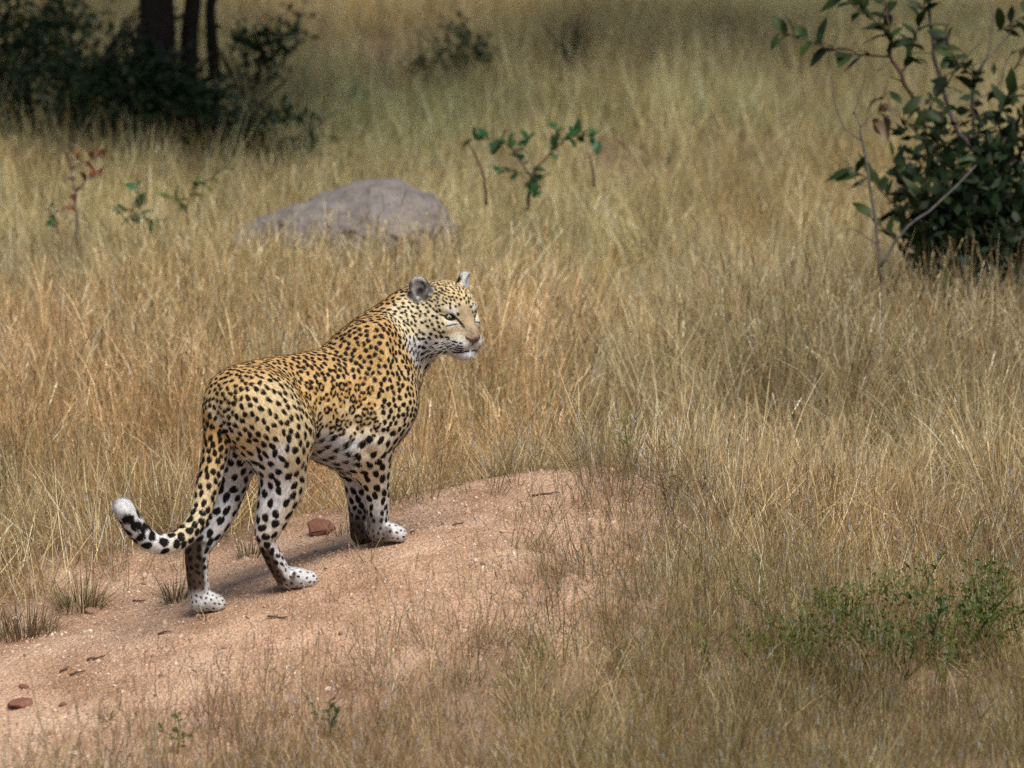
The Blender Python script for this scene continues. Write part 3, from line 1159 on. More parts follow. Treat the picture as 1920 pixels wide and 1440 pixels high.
def clump_low(nb, h, spread):
    g = Geo()
    for i in range(nb):
        r = spread * math.sqrt(rng.random())
        a = rng.uniform(0, 6.28)
        p = np.array([r * math.cos(a), r * math.sin(a), -.005])
        c = pickc(STRAW, [.22, .20, .20, .16, .10, .12]) if rng.random() > .05 else pickc(GREEN)
        blade(g, p, rng.uniform(0, 6.28), rng.uniform(.1, 1.35), h * rng.uniform(.4, 1.3), rng.uniform(.0018, .0036), rng.normal(.4, .8), c, 4)
    return g


def clump_seed(nb, h, spread):
    """thin dark stalks with narrow spikelets"""
    g = Geo()
    pal = [np.array(c) for c in ((.24, .165, .075), (.31, .22, .105), (.40, .30, .16), (.17, .13, .055))]
    for i in range(nb):
        r = spread * math.sqrt(rng.random())
        a = rng.uniform(0, 6.28)
        p = np.array([r * math.cos(a), r * math.sin(a), -.01])
        L = h * rng.uniform(.5, 1.15)
        c = pickc(pal)
        mid = blade(g, p, a + rng.normal(0, .6), abs(rng.normal(.22, .18)), L, rng.uniform(.0015, .0023), rng.normal(.25, .3), c, 4)
        d = mid[-1] - mid[-2]
        if rng.random() < .75:
            seedhead(g, mid[-1], d, rng.uniform(.03, .055), pickc(REDDISH + pal), 8)
        if rng.random() < .07:
            for q_ in range(3):
                seedhead(g, mid[-1 - q_], np.array([0, 0, 1.0]), .03, np.array([.62, .62, .66]), 9)
        if rng.random() < .5:
            blade(g, p, rng.uniform(0, 6.28), rng.uniform(.3, 1.1), h * .4, .0024, .7, pickc(pal), 4)
    return g


def clump_green(nb, h, spread):
    g = Geo()
    for i in range(nb):
        r = spread * math.sqrt(rng.random())
        a = rng.uniform(0, 6.28)
        p = np.array([r * math.cos(a), r * math.sin(a), -.005])
        c = pickc(GREEN) if rng.random() < .72 else pickc(STRAW)
        blade(g, p, a + rng.normal(0, .5), abs(rng.normal(.45, .3)), h * rng.uniform(.5, 1.1), rng.uniform(.0022, .0042), rng.normal(.5, .4), c, 4)
    return g


def library(name, geos, mat):
    c = bpy.data.collections.new(name)
    for i, g in enumerate(geos):
        c.objects.link(bpy.data.objects.new('%s_%02d' % (name, i), g.mesh(name, mat, False)))
    return c


def scatter(name, lib, n_var, P, scl, tint, label, tilt=.2, sxy=None):
    """one object that stands a randomly turned tuft on every point"""
    n = len(P)
    me = bpy.data.meshes.new(name)
    me.vertices.add(n)
    me.vertices.foreach_set('co', P.astype(np.float32).ravel())
    rot = np.stack([rng.normal(0, tilt, n), rng.normal(0, tilt, n), rng.uniform(0, 6.28, n)], 1).astype(np.float32)
    a = me.attributes.new('rot', 'FLOAT_VECTOR', 'POINT')
    a.data.foreach_set('vector', rot.ravel())
    s3 = np.stack([scl if sxy is None else sxy, scl if sxy is None else sxy, scl], 1).astype(np.float32)
    a = me.attributes.new('scl', 'FLOAT_VECTOR', 'POINT')
    a.data.foreach_set('vector', s3.ravel())
    a = me.attributes.new('pick', 'INT', 'POINT')
    a.data.foreach_set('value', rng.integers(0, n_var, n).astype(np.int32))
    a = me.attributes.new('itint', 'FLOAT_COLOR', 'POINT')
    t4 = np.ones((n, 4), dtype=np.float32)
    t4[:, :3] = tint
    a.data.foreach_set('color', t4.ravel())
    o = bpy.data.objects.new(name, me)
    link(o, None, label, None, None, 'stuff')
    ng = bpy.data.node_groups.new(name + '_scatter', 'GeometryNodeTree')
    ng.interface.new_socket('Geometry', in_out='INPUT', socket_type='NodeSocketGeometry')
    ng.interface.new_socket('Geometry', in_out='OUTPUT', socket_type='NodeSocketGeometry')
    gi, go = ng.nodes.new('NodeGroupInput'), ng.nodes.new('NodeGroupOutput')
    iop = ng.nodes.new('GeometryNodeInstanceOnPoints')
    ci = ng.nodes.new('GeometryNodeCollectionInfo')
    ci.inputs['Collection'].default_value = lib
    ci.inputs['Separate Children'].default_value = True
    ci.inputs['Reset Children'].default_value = True

    def named(nm, typ):
        q = ng.nodes.new('GeometryNodeInputNamedAttribute')
        q.data_type = typ
        q.inputs['Name'].default_value = nm
        return q.outputs['Attribute']
    L = ng.links.new
    L(gi.outputs[0], iop.inputs['Points'])
    L(ci.outputs[0], iop.inputs['Instance'])
    iop.inputs['Pick Instance'].default_value = True
    L(named('pick', 'INT'), iop.inputs['Instance Index'])
    L(named('rot', 'FLOAT_VECTOR'), iop.inputs['Rotation'])
    L(named('scl', 'FLOAT_VECTOR'), iop.inputs['Scale'])
    L(iop.outputs[0], go.inputs[0])
    md = o.modifiers.new('scatter', 'NODES')
    md.node_group = ng
    return o


def sow(x0, x1, y0, y1, n, keep):
    x, y = rng.uniform(x0, x1, n), rng.uniform(y0, y1, n)
    k = rng.random(n) < keep(x, y)
    x, y = x[k], y[k]
    return np.stack([x, y, ground_z(x, y)], 1)


def patch(x, y, s, seed):
    q = np.stack([x, y], 1)
    return vnoise(q * s, seed) * .65 + vnoise(q * s * 2.3, seed + 1) * .35


def tone(P, k=1.0):
    """slow drift of the dry colour over the slope: straw, tawny, olive"""
    a = patch(P[:, 0], P[:, 1], .55, 21)
    b = patch(P[:, 0], P[:, 1], 1.3, 31)
    t = np.stack([.80 + .5 * b, .83 + .5 * b, .84 + .58 * b], 1)
    warm = smoothstep(.5, .8, a)[:, None]
    cool = smoothstep(.48, .2, a)[:, None]
    t = t * (1 + warm * np.array([.05, -.03, -.08])) * (1 + cool * np.array([-.10, .0, -.04]))
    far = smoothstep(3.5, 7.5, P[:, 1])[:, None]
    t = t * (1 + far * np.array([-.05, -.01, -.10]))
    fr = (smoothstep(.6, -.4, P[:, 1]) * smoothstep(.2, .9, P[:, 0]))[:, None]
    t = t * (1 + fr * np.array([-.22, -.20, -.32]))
    return t * k * rng.uniform(.58, 1.32, (len(P), 1))


tall_lib = library('tall_grass_tuft', [clump_tall(38, h, sp_r, hd_) for h, sp_r, hd_ in ((.42, .09, .5), (.50, .10, .6), (.36, .09, .4), (.46, .12, .5), (.30, .11, .3), (.54, .09, .7))], m_grass)
low_lib = library('low_grass_tuft', [clump_low(42, h, s) for h, s in ((.20, .10), (.28, .12), (.15, .11), (.24, .09))], m_grass)
seed_lib = library('seed_grass_tuft', [clump_seed(12, h, s) for h, s in ((.26, .07), (.32, .06), (.22, .08), (.29, .05))], m_grass)
green_lib = library('green_grass_tuft', [clump_green(26, h, s) for h, s in ((.11, .06), (.15, .06), (.09, .08))], m_grass)


# tall grass behind and beside the mound
def keep_tall(x, y):
    s = sand_dist(x, y)
    d = smoothstep(.12, .7, s) * (.12 + .88 * smoothstep(.34, .62, patch(x, y, .9, 41)))
    front = (y < .9) & (x > -.3)
    return np.where(front, d * .0, d)


P = sow(-6.0, 8.5, -.1, 21, 20500, keep_tall)
hs = rng.uniform(.45, 1.05, len(P)) * (.72 + .4 * patch(P[:, 0], P[:, 1], .7, 45)) * (1 - .25 * smoothstep(.9, .2, sand_dist(P[:, 0], P[:, 1])))
hs *= 1 - .22 * smoothstep(4.5, 8, P[:, 1])
tt_ = tone(P)
Pb = sow(1.3, 3.4, 2.6, 4.2, 420, lambda x, y: np.ones(len(x)))           # rank grass under the leafy shrub
Pd = sow(-.95, .55, 3.95, 4.95, 260, lambda x, y: np.ones(len(x)))      # in front of the boulder
Pc = sow(-1.3, .75, 1.5, 4.4, 420, lambda x, y: smoothstep(.3, .6, patch(x, y, 1.2, 47)) + .3)   # warm tall stand behind the leopard
tt_ = np.concatenate([tt_, tone(Pb, .8), tone(Pc, 1.05) * np.array([1.14, 1.0, .94]), tone(Pd, 1.0)])
hs = np.concatenate([hs, rng.uniform(.75, 1.05, len(Pb)), rng.uniform(.6, 1.0, len(Pc)), rng.uniform(.70, 1.0, len(Pd))])
P = np.concatenate([P, Pb, Pc, Pd])
scatter('tall_grass', tall_lib, 6, P, hs, tt_, 'tall dry straw coloured grass covering the slope behind the leopard')


# short tangled grass between the tufts and at the edge of the sand
def keep_low(x, y):
    s = sand_dist(x, y)
    return smoothstep(-.02, .22, s) * np.where((y < .6) & (x > -.2), .45 + .55 * smoothstep(.38, .66, patch(x, y, 2.0, 51)), .25 + .75 * smoothstep(.25, .5, patch(x, y, 1.4, 55)))


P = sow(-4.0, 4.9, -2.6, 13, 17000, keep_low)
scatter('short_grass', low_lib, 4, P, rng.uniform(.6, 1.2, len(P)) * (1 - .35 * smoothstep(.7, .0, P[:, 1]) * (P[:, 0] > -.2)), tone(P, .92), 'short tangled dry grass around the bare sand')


# thin stalks with dark spikelets in front of the mound, thickening to the right
def keep_seed(x, y):
    s = sand_dist(x, y)
    near = smoothstep(1.25, .6, y)
    edge = smoothstep(-.34, .06, s) * (.45 + .65 * smoothstep(.35, .6, patch(x, y, 1.7, 61)))
    left = smoothstep(-.75, .05, x + .35 * (y + 1.0))
    return edge * near * np.maximum(left, smoothstep(-.55, -1.1, y) * smoothstep(-1.1, -.5, x))


P = sow(-1.6, 4.2, -2.9, 1.3, 3000, keep_seed)
scatter('seed_grass', seed_lib, 4, P, rng.uniform(.6, 1.15, len(P)), tone(P, 1.0), 'thin brown seeding grass in front of the mound')


def keep_front(x, y):
    s = sand_dist(x, y)
    return smoothstep(.08, .42, s) * smoothstep(.25, .58, patch(x, y, 1.5, 71)) * smoothstep(-.75, .2, x + .25 * y)


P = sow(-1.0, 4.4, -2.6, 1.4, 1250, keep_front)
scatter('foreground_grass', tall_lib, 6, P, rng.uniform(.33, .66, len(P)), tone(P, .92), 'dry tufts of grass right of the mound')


def keep_green(x, y):
    s = sand_dist(x, y)
    return smoothstep(.0, .25, s) * smoothstep(.48, .72, patch(x, y, 1.2, 81))


P = sow(-4.0, 4.6, -2.4, 10, 2000, keep_green)
scatter('green_grass', green_lib, 3, P, rng.uniform(.6, 1.3, len(P)), np.ones((len(P), 3)) * rng.uniform(.8, 1.3, (len(P), 1)), 'short green grass showing between the dry tufts')

# coarse grit on the bare sand
m_grit, nt, out = new_mat('sand_grit')
ai = N(nt, 'ShaderNodeAttribute', attribute_name='itint', attribute_type='INSTANCER')
bs = N(nt, 'ShaderNodeBsdfPrincipled', Roughness=.85)
nt.links.new(ai.outputs['Color'], bs.inputs['Base Color'])
nt.links.new(bs.outputs[0], out.inputs[0])


def lump(seed, n=3, rough=.25, squash=(1, 1, .7)):
    """an irregular stone of radius about 1"""
    r_ = np.random.default_rng(seed)
    t = (1 + 5 ** .5) / 2
    v = np.array([(-1, t, 0), (1, t, 0), (-1, -t, 0), (1, -t, 0), (0, -1, t), (0, 1, t), (0, -1, -t), (0, 1, -t), (t, 0, -1), (t, 0, 1), (-t, 0, -1), (-t, 0, 1)], float)
    f = [(0, 11, 5), (0, 5, 1), (0, 1, 7), (0, 7, 10), (0, 10, 11), (1, 5, 9), (5, 11, 4), (11, 10, 2), (10, 7, 6), (7, 1, 8), (3, 9, 4), (3, 4, 2), (3, 2, 6), (3, 6, 8), (3, 8, 9), (4, 9, 5), (2, 4, 11),
         (6, 2, 10), (8, 6, 7), (9, 8, 1)]
    v /= np.linalg.norm(v, axis=1)[:, None]
    for _ in range(n):
        cache, nf, v = {}, [], list(v)

        def mid(a, b):
            k = (min(a, b), max(a, b))
            if k not in cache:
                m_ = (v[a] + v[b]) / 2
                v.append(m_ / np.linalg.norm(m_))
                cache[k] = len(v) - 1
            return cache[k]
        for a, b, c in f:
            ab, bc, ca_ = mid(a, b), mid(b, c), mid(c, a)
            nf += [(a, ab, ca_), (b, bc, ab), (c, ca_, bc), (ab, bc, ca_)]
        f, v = nf, np.array(v)
    off = r_.uniform(0, 50, 3)
    for k, (s, a) in enumerate(((1.1, 1.0), (2.6, .45), (6.0, .18))):
        v = v * (1 + rough * a * (vnoise(v * s + off, seed + k) - .5)[:, None] * 2)
    return v * np.array(squash), np.array(f)


grit_geos = []
for k in range(3):
    g = Geo()
    g.add(*lump(200 + k, 1, .5, (1, .8, .65)))
    grit_geos.append(g)
grit_lib = library('grit_grain', grit_geos, m_grit)


def keep_grit(x, y):
    return smoothstep(.25, -.02, sand_dist(x, y))


P = sow(-1.6, 1.7, -1.9, 1.1, 30000, keep_grit)
gp = np.array([(.47, .315, .21), (.56, .41, .30), (.34, .21, .135), (.64, .54, .44), (.20, .125, .085)])
gt = gp[rng.choice(5, len(P), p=[.38, .27, .2, .1, .05])] * rng.uniform(.85, 1.15, (len(P), 1))
scatter('gravel', grit_lib, 3, P, (rng.gamma(3.0, .00055, len(P)) + .0007) * np.where(rng.random(len(P)) < .03, 2.6, 1), gt, 'coarse pinkish grit lying on the bare sand', 1.0)

# ------------------------------------------------------------------ stones, shrubs, weeds, tufts
def stone_mat(name, lo, hi, scale, spots=None, rough=.9, bump=.01):
    m, nt, out = new_mat(name)
    tc = N(nt, 'ShaderNodeTexCoord')
    n1 = N(nt, 'ShaderNodeTexNoise', Scale=scale, Detail=8.0, Roughness=.65)
    n2 = N(nt, 'ShaderNodeTexNoise', Scale=scale * 9, Detail=4.0)
    for n in (n1, n2):
        nt.links.new(tc.outputs['Object'], n.inputs['Vector'])
    mid = tuple((a + b) / 2 for a, b in zip(lo, hi))
    st = [(.32, lo), (.5, mid), (.70, hi)]
    if spots:
        st.append((.78, spots))
    r = ramp(nt, st)
    mx = N(nt, 'ShaderNodeMix', data_type='FLOAT')
    mx.inputs['Factor'].default_value = .35
    nt.links.new(n1.outputs['Fac'], mx.inputs['A'])
    nt.links.new(n2.outputs['Fac'], mx.inputs['B'])
    nt.links.new(mx.outputs['Result'], r.inputs[0])
    b = N(nt, 'ShaderNodeBsdfPrincipled', Roughness=rough)
    b.inputs['Specular IOR Level'].default_value = .2
    nt.links.new(r.outputs[0], b.inputs['Base Color'])
    bp = N(nt, 'ShaderNodeBump', Strength=.8, Distance=bump)
    nt.links.new(mx.outputs['Result'], bp.inputs['Height'])
    nt.links.new(bp.outputs[0], b.inputs['Normal'])
    nt.links.new(b.outputs[0], out.inputs[0])
    return m


m_granite = stone_mat('grey_granite', (.085, .074, .068), (.28, .25, .228), 7, (.42, .385, .355), .9, .05)
m_redrock = stone_mat('red_rock', (.13, .055, .038), (.27, .125, .085), 16, None, .9, .006)
m_pebble = stone_mat('pebble_stone', (.20, .105, .065), (.40, .25, .17), 40, None, .9, .002)


def stone(name, p, size, mat, seed, label, cat, rz=0.0, n=4, rough=.22, group=None):
    v, f = lump(seed, n, rough, (1, 1, 1))
    v = v * np.array(size)
    o = bpy.data.objects.new(name, mesh_np(name, v, f, mat, True))
    o.location = p
    o.rotation_euler = (0, 0, rz)
    return link(o, None, label, cat, group)


bt = at_y(715, 353, 5.2)
v, f = lump(11, 5, .07, (1, 1, 1))
v[:, 0] = np.where(v[:, 0] < 0, v[:, 0] * 1.95, v[:, 0])
v[:, 2] *= 1 - .62 * np.clip(-v[:, 0] / 1.95, 0, 1) ** 1.1
for k_, (sc_, am_) in enumerate(((5.0, .05), (11.0, .03), (24.0, .016))):
    v = v * (1 + am_ * (vnoise(v * sc_ + 7, 90 + k_) - .5)[:, None] * 2)
me = mesh_np('boulder', v * np.array([.30, .42, .235]), f, m_granite, True)
o = bpy.data.objects.new('boulder', me)
o.location = (bt[0], 5.4, bt[2] - .225)
link(o, None, 'long low grey boulder sloping down to the left, half buried in tall grass', 'boulder')
rp = ground_hit(598, 1000)


def angular_stone(name, p, size, mat, seed, label, cat, rz):
    """a broken stone: flat faces, slightly rounded edges"""
    import bmesh
    r_ = np.random.default_rng(seed)
    bm = bmesh.new()
    for q in r_.uniform(-1, 1, (16, 3)):
        q = q / np.linalg.norm(q) ** .55
        bm.verts.new(q * np.array(size))
    h = bmesh.ops.convex_hull(bm, input=bm.verts)
    bmesh.ops.delete(bm, geom=[e for e in h['geom_interior'] if isinstance(e, bmesh.types.BMVert)], context='VERTS')
    bmesh.ops.bevel(bm, geom=list(bm.edges), offset=min(size) * .10, segments=1, affect='EDGES')
    me = bpy.data.meshes.new(name)
    bm.to_mesh(me)
    bm.free()
    me.materials.append(mat)
    o = bpy.data.objects.new(name, me)
    o.location = p
    o.rotation_euler = (0, 0, rz)
    return link(o, None, label, cat)


angular_stone('rock', on_ground(rp[0], rp[1], .012), (.066, .050, .036), m_redrock, 5, 'reddish brown rock on the sand under the belly of the leopard', 'rock', R(5))
for u, v, s, sd_, lab in ((42, 1322, (.042, .03, .010), 31, 'flat reddish clod lying on the sand near the bottom left corner'),
                          (45, 1290, (.014, .012, .009), 32, 'small dark reddish pebble just above the flat reddish clod'),
                          (172, 1152, (.020, .017, .014), 33, 'pale pebble beside the low tussock left of the hind paw'),
                          (1143, 1078, (.012, .010, .007), 34, 'small orange pebble on the right part of the mound'),
                          (118, 1326, (.011, .009, .006), 35, 'brown pebble right of the flat reddish clod'),
                          (780, 1001, (.008, .006, .005), 36, 'tiny dark pebble just right of the front paw'),
                          (640, 1190, (.010, .008, .006), 37, 'small pebble on the open sand below the belly of the leopard'),
                          (905, 1065, (.009, .008, .006), 38, 'small pinkish pebble on the middle of the mound')):
    p = ground_hit(u, v)
    stone('pebble', on_ground(p[0], p[1], s[2] * .35), s, m_redrock if sd_ in (31, 32, 35) else m_pebble, sd_, lab, 'pebble', rng.uniform(0, 3), 2, .35)

# --- leaves
def leaf_mat(name, dark, light, spec=.35, rough=.45, trans=.25):
    m, nt, out = new_mat(name)
    oi = N(nt, 'ShaderNodeObjectInfo')
    tc = N(nt, 'ShaderNodeTexCoord')
    no = N(nt, 'ShaderNodeTexNoise', Scale=30.0, Detail=3.0)
    nt.links.new(tc.outputs['Object'], no.inputs['Vector'])
    ad = N(nt, 'ShaderNodeMath', operation='MULTIPLY_ADD')
    ad.inputs[1].default_value = .5
    nt.links.new(no.outputs['Fac'], ad.inputs[0])
    rr = N(nt, 'ShaderNodeMath', operation='MULTIPLY')
    rr.inputs[1].default_value = .6
    nt.links.new(oi.outputs['Random'], rr.inputs[0])
    nt.links.new(rr.outputs[0], ad.inputs[2])
    r = ramp(nt, [(.2, dark), (.85, light)])
    nt.links.new(ad.outputs[0], r.inputs[0])
    b = N(nt, 'ShaderNodeBsdfPrincipled', Roughness=rough)
    b.inputs['Specular IOR Level'].default_value = spec
    t = N(nt, 'ShaderNodeBsdfTranslucent')
    mx = N(nt, 'ShaderNodeMixShader')
    mx.inputs[0].default_value = trans
    nt.links.new(r.outputs[0], b.inputs['Base Color'])
    nt.links.new(r.outputs[0], t.inputs['Color'])
    nt.links.new(b.outputs[0], mx.inputs[1])
    nt.links.new(t.outputs[0], mx.inputs[2])
    nt.links.new(mx.outputs[0], out.inputs[0])
    return m


def bark_mat(name, lo, hi):
    return stone_mat(name, lo, hi, 30, None, .9, .003)


def leaf_mesh(name, w, mat, fold=.25, droop=.25, wave=.0):
    """unit long leaf along +x, upper side +z"""
    t = np.array([0, .12, .32, .58, .82, 1.0])
    hw = np.array([.02, .55, .95, 1.0, .62, .03]) * w * .5
    z = -droop * t ** 2
    mid = np.stack([t, 0 * t, z], 1)
    lft = np.stack([t - .02, hw, z + hw * fold + wave * np.sin(t * 9)], 1)
    rgt = np.stack([t - .02, -hw, z + hw * fold - wave * np.sin(t * 8 + 1)], 1)
    v = np.concatenate([mid, lft, rgt])
    f = []
    for i in range(5):
        f += [(i, i + 1, 7 + i, 6 + i), (12 + i, 13 + i, i + 1, i)]
    return mesh_np(name, v, np.array(f), mat, True)


m_leaf_dark = leaf_mat('dark_shrub_leaf', (.009, .018, .006), (.036, .062, .013), .22, .5)
m_leaf_mid = leaf_mat('green_shrub_leaf', (.018, .060, .018), (.045, .125, .036), trans=.35)
m_leaf_brown = leaf_mat('withered_leaf', (.10, .035, .014), (.30, .105, .035))
m_leaf_dry = leaf_mat('curled_dry_leaf', (.05, .032, .016), (.15, .10, .055))
m_leaf_yel = leaf_mat('yellow_green_leaf', (.05, .08, .014), (.16, .20, .035), trans=.4)
m_weed_leaf = leaf_mat('weed_leaf', (.026, .050, .008), (.085, .125, .022))
m_leaf_thick = leaf_mat('thicket_leaf', (.008, .018, .007), (.028, .050, .017), .2, .5)
m_bark_grey = bark_mat('grey_twig_bark', (.055, .045, .042), (.17, .15, .145))
m_bark_brown = bark_mat('brown_twig_bark', (.040, .022, .014), (.13, .075, .048))
m_bark_shaded = bark_mat('shaded_trunk_bark', (.006, .005, .0045), (.030, .022, .018))  # bark darkened in place of shade the canopy does not cast


def variants(name, mat, ws, **kw):
    return [leaf_mesh(name, w, mat, fold=f_, droop=d_, wave=wv) for w, f_, d_, wv in ws]


LV = [(.42, .25, .25, .01), (.50, .5, .1, .02), (.36, .15, .45, .02), (.46, -.2, .35, .03)]
leaf_dark = variants('leaf', m_leaf_dark, LV)
leaf_mid = variants('leaf', m_leaf_mid, [(.55, .25, .25, .02), (.62, .4, .1, .02), (.5, .1, .45, .03)])
leaf_brown = variants('leaf', m_leaf_brown, [(.5, .7, .4, .05), (.45, 1.0, .2, .05)])
leaf_dry = variants('leaf', m_leaf_dry, [(.45, 1.1, .5, .05), (.4, .8, .8, .05)])
leaf_weed = variants('leaf', m_weed_leaf, [(.42, .3, .3, .02), (.36, .5, .2, .02)])
leaf_yel = variants('leaf', m_leaf_yel, [(.40, .3, .3, .02), (.34, .5, .2, .02)])


def place_leaf(parent, org, meshes, p, d, size, name='leaf'):
    d = np.asarray(d, float)
    d = d / np.linalg.norm(d)
    up = np.array([rng.normal(0, .45), rng.normal(0, .45) - .25, 1.0])
    y = np.cross(up, d)
    y /= np.linalg.norm(y) + 1e-9
    z = np.cross(d, y)
    M = Matrix(((d[0], y[0], z[0]), (d[1], y[1], z[1]), (d[2], y[2], z[2])))
    o = bpy.data.objects.new(name, meshes[rng.integers(len(meshes))])
    o.matrix_local = Matrix.Translation(Vector(np.asarray(p) - org)) @ (M * size).to_4x4()
    return link(o, parent)


def px_line(pts):
    """(u, v, y) -> smooth polyline in space"""
    P = np.array([at_y(u, v, y) for u, v, y in pts])
    if len(P) < 3:
        return np.linspace(P[0], P[-1], 5)
    E = np.concatenate([[2 * P[0] - P[1]], P, [2 * P[-1] - P[-2]]])
    out = []
    for i in range(len(P) - 1):
        for t in (0, .25, .5, .75):
            a, b, c, d = E[i:i + 4]
            out.append(.5 * (2 * b + (c - a) * t + (2 * a - 5 * b + 4 * c - d) * t * t + (3 * b - a - 3 * c + d) * t ** 3))
    return np.array(out + [P[-1]])


def branch(parent, org, pts, r0, r1, mat, name='branch'):
    L = px_line(pts) if len(pts[0]) == 3 and not isinstance(pts, np.ndarray) else pts
    L = L + rng.normal(0, .0025, L.shape)
    g = Geo()
    g.tube(L - org, np.linspace(r0, r1, len(L)), 6)
    part(name, g.mesh(name, mat), parent)
    return L


def leafy(parent, org, L, n, meshes, size, start=.15, spread=1.0, out=None):
    """n leaves in alternating pairs up the twig L"""
    m = len(L)
    for k in range(n):
        t = start + (1 - start) * (k + .5) / n
        q = t * (m - 1)
        i = min(int(q), m - 2)
        p = L[i] + (L[i + 1] - L[i]) * (q - i)
        d = L[i + 1] - L[i]
        d /= np.linalg.norm(d)
        s = rng.normal(0, 1, 3)
        s -= d * (s @ d)
        s /= np.linalg.norm(s)
        dirv = d * rng.uniform(.2, .9) + s * spread + np.array([0, 0, .25])
        place_leaf(parent, org, meshes, p, dirv, size * rng.uniform(.65, 1.2))


# --- the dark broadleaved shrub on the right
YS = 4.3
so = on_ground(*at_y(1735, 500, YS)[:2])
shrub = empty('shrub', so, 'dark green broadleaved shrub with long leafy branches at the upper right', 'shrub')
stems = [
    ([(1738, 520, YS), (1738, 400, YS), (1740, 290, YS), (1728, 225, YS + .02), (1690, 140, YS), (1668, 105, YS)], .012, .007, 6, .0),
    ([(1668, 105, YS), (1668, 60, YS), (1660, 10, YS), (1645, -70, YS + .05)], .007, .003, 22, .0),
    ([(1668, 105, YS), (1620, 104, YS - .02), (1560, 92, YS - .05), (1505, 72, YS - .08), (1455, 60, YS - .1)], .005, .002, 21, .2),
    ([(1690, 140, YS), (1712, 80, YS + .06), (1730, 20, YS + .1), (1745, -50, YS + .1)], .005, .002, 22, .05),
    ([(1668, 70, YS), (1640, 40, YS - .06), (1600, 10, YS - .1), (1560, -30, YS - .1)], .004, .002, 17, .05),
    ([(1728, 225, YS), (1760, 170, YS - .05), (1765, 120, YS - .1)], .004, .0015, 4, .3),
    ([(1736, 270, YS), (1700, 230, YS - .1), (1690, 190, YS - .1)], .004, .0015, 6, .2),
    ([(1740, 320, YS), (1760, 260, YS - .1), (1770, 200, YS - .12)], .005, .002, 8, .2),
    ([(1738, 420, YS), (1700, 350, YS - .1), (1672, 290, YS - .15)], .005, .002, 14, .1),
    ([(1738, 440, YS), (1760, 370, YS - .15), (1800, 300, YS - .2)], .005, .002, 15, .0),
    ([(1738, 450, YS), (1690, 400, YS - .2), (1640, 345, YS - .25), (1590, 310, YS - .3)], .005, .002, 13, .15),
    ([(1740, 460, YS), (1790, 390, YS - .1), (1840, 330, YS - .1), (1870, 280, YS)], .005, .002, 16, .1),
    ([(1745, 470, YS), (1720, 400, YS - .2), (1740, 340, YS - .3)], .005, .002, 13, .0),
    ([(1745, 470, YS), (1830, 400, YS - .1), (1890, 370, YS - .1), (1950, 340, YS)], .005, .002, 14, .1),
    ([(1840, 300, YS + .1), (1822, 200, YS + .1), (1830, 140, YS + .1), (1800, 90, YS + .05)], .005, .002, 11, .45),
    ([(1870, 290, YS + .1), (1880, 200, YS), (1930, 150, YS)], .005, .002, 9, .4),
    ([(1890, 300, YS + .1), (1910, 240, YS), (1960, 200, YS - .1)], .005, .002, 8, .2),
    ([(1905, 130, YS + .1), (1925, 80, YS + .1), (1960, 40, YS + .1)], .004, .002, 8, .0),
    ([(1830, 150, YS), (1790, 110, YS - .05), (1775, 60, YS - .05)], .004, .002, 9, .2),
    ([(1870, 60, YS + .2), (1905, 40, YS + .2), (1945, 10, YS + .2)], .004, .002, 9, .0),
]
for pts, r0, r1, nl, st in stems:
    L = branch(shrub, so, pts, r0, r1, m_bark_brown)
    leafy(shrub, so, L, nl, leaf_dark, .096, st)
for pts, nl in (([(1740, 470, YS + .2), (1700, 420, YS + .25), (1670, 370, YS + .3)], 13), ([(1745, 470, YS + .2), (1770, 420, YS + .2), (1790, 350, YS + .25)], 14), ([(1760, 480, YS), (1850, 440, YS - .2), (1900, 420, YS - .2)], 14),
                ([(1740, 480, YS - .1), (1680, 450, YS - .25), (1625, 400, YS - .3)], 12), ([(1850, 380, YS), (1890, 310, YS), (1935, 270, YS)], 12)):
    L = branch(shrub, so, pts, .005, .002, m_bark_brown)
    leafy(shrub, so, L, nl // 2, leaf_dark, .085, .05)
gl = Geo()
for k in range(3200):
    c = at_y(rng.normal(1845, 90), rng.normal(410, 85), YS + rng.normal(.05, .22))
    if c[2] < float(ground_z(c[:1], c[1:2])[0]) + .03 or to_px(c)[0] < 1690:
        continue
    d = rng.normal(0, 1, 3)
    d /= np.linalg.norm(d)
    s = np.cross(d, rng.normal(0, 1, 3))
    s /= np.linalg.norm(s)
    l_ = rng.uniform(.04, .08)
    gl.add(np.array([c, c + d * l_ * .5 + s * l_ * .23, c + d * l_, c + d * l_ * .5 - s * l_ * .23]) - so, np.array([(0, 1, 2, 3)]))
part('foliage', gl.mesh('foliage', m_leaf_thick, False), shrub, kind='stuff')
Lw = branch(shrub, so, [(1665, 150, YS - .1), (1655, 190, YS - .12), (1640, 235, YS - .14)], .0025, .001, m_bark_brown)
leafy(shrub, so, Lw, 6, leaf_dry, .075, .4, .6)

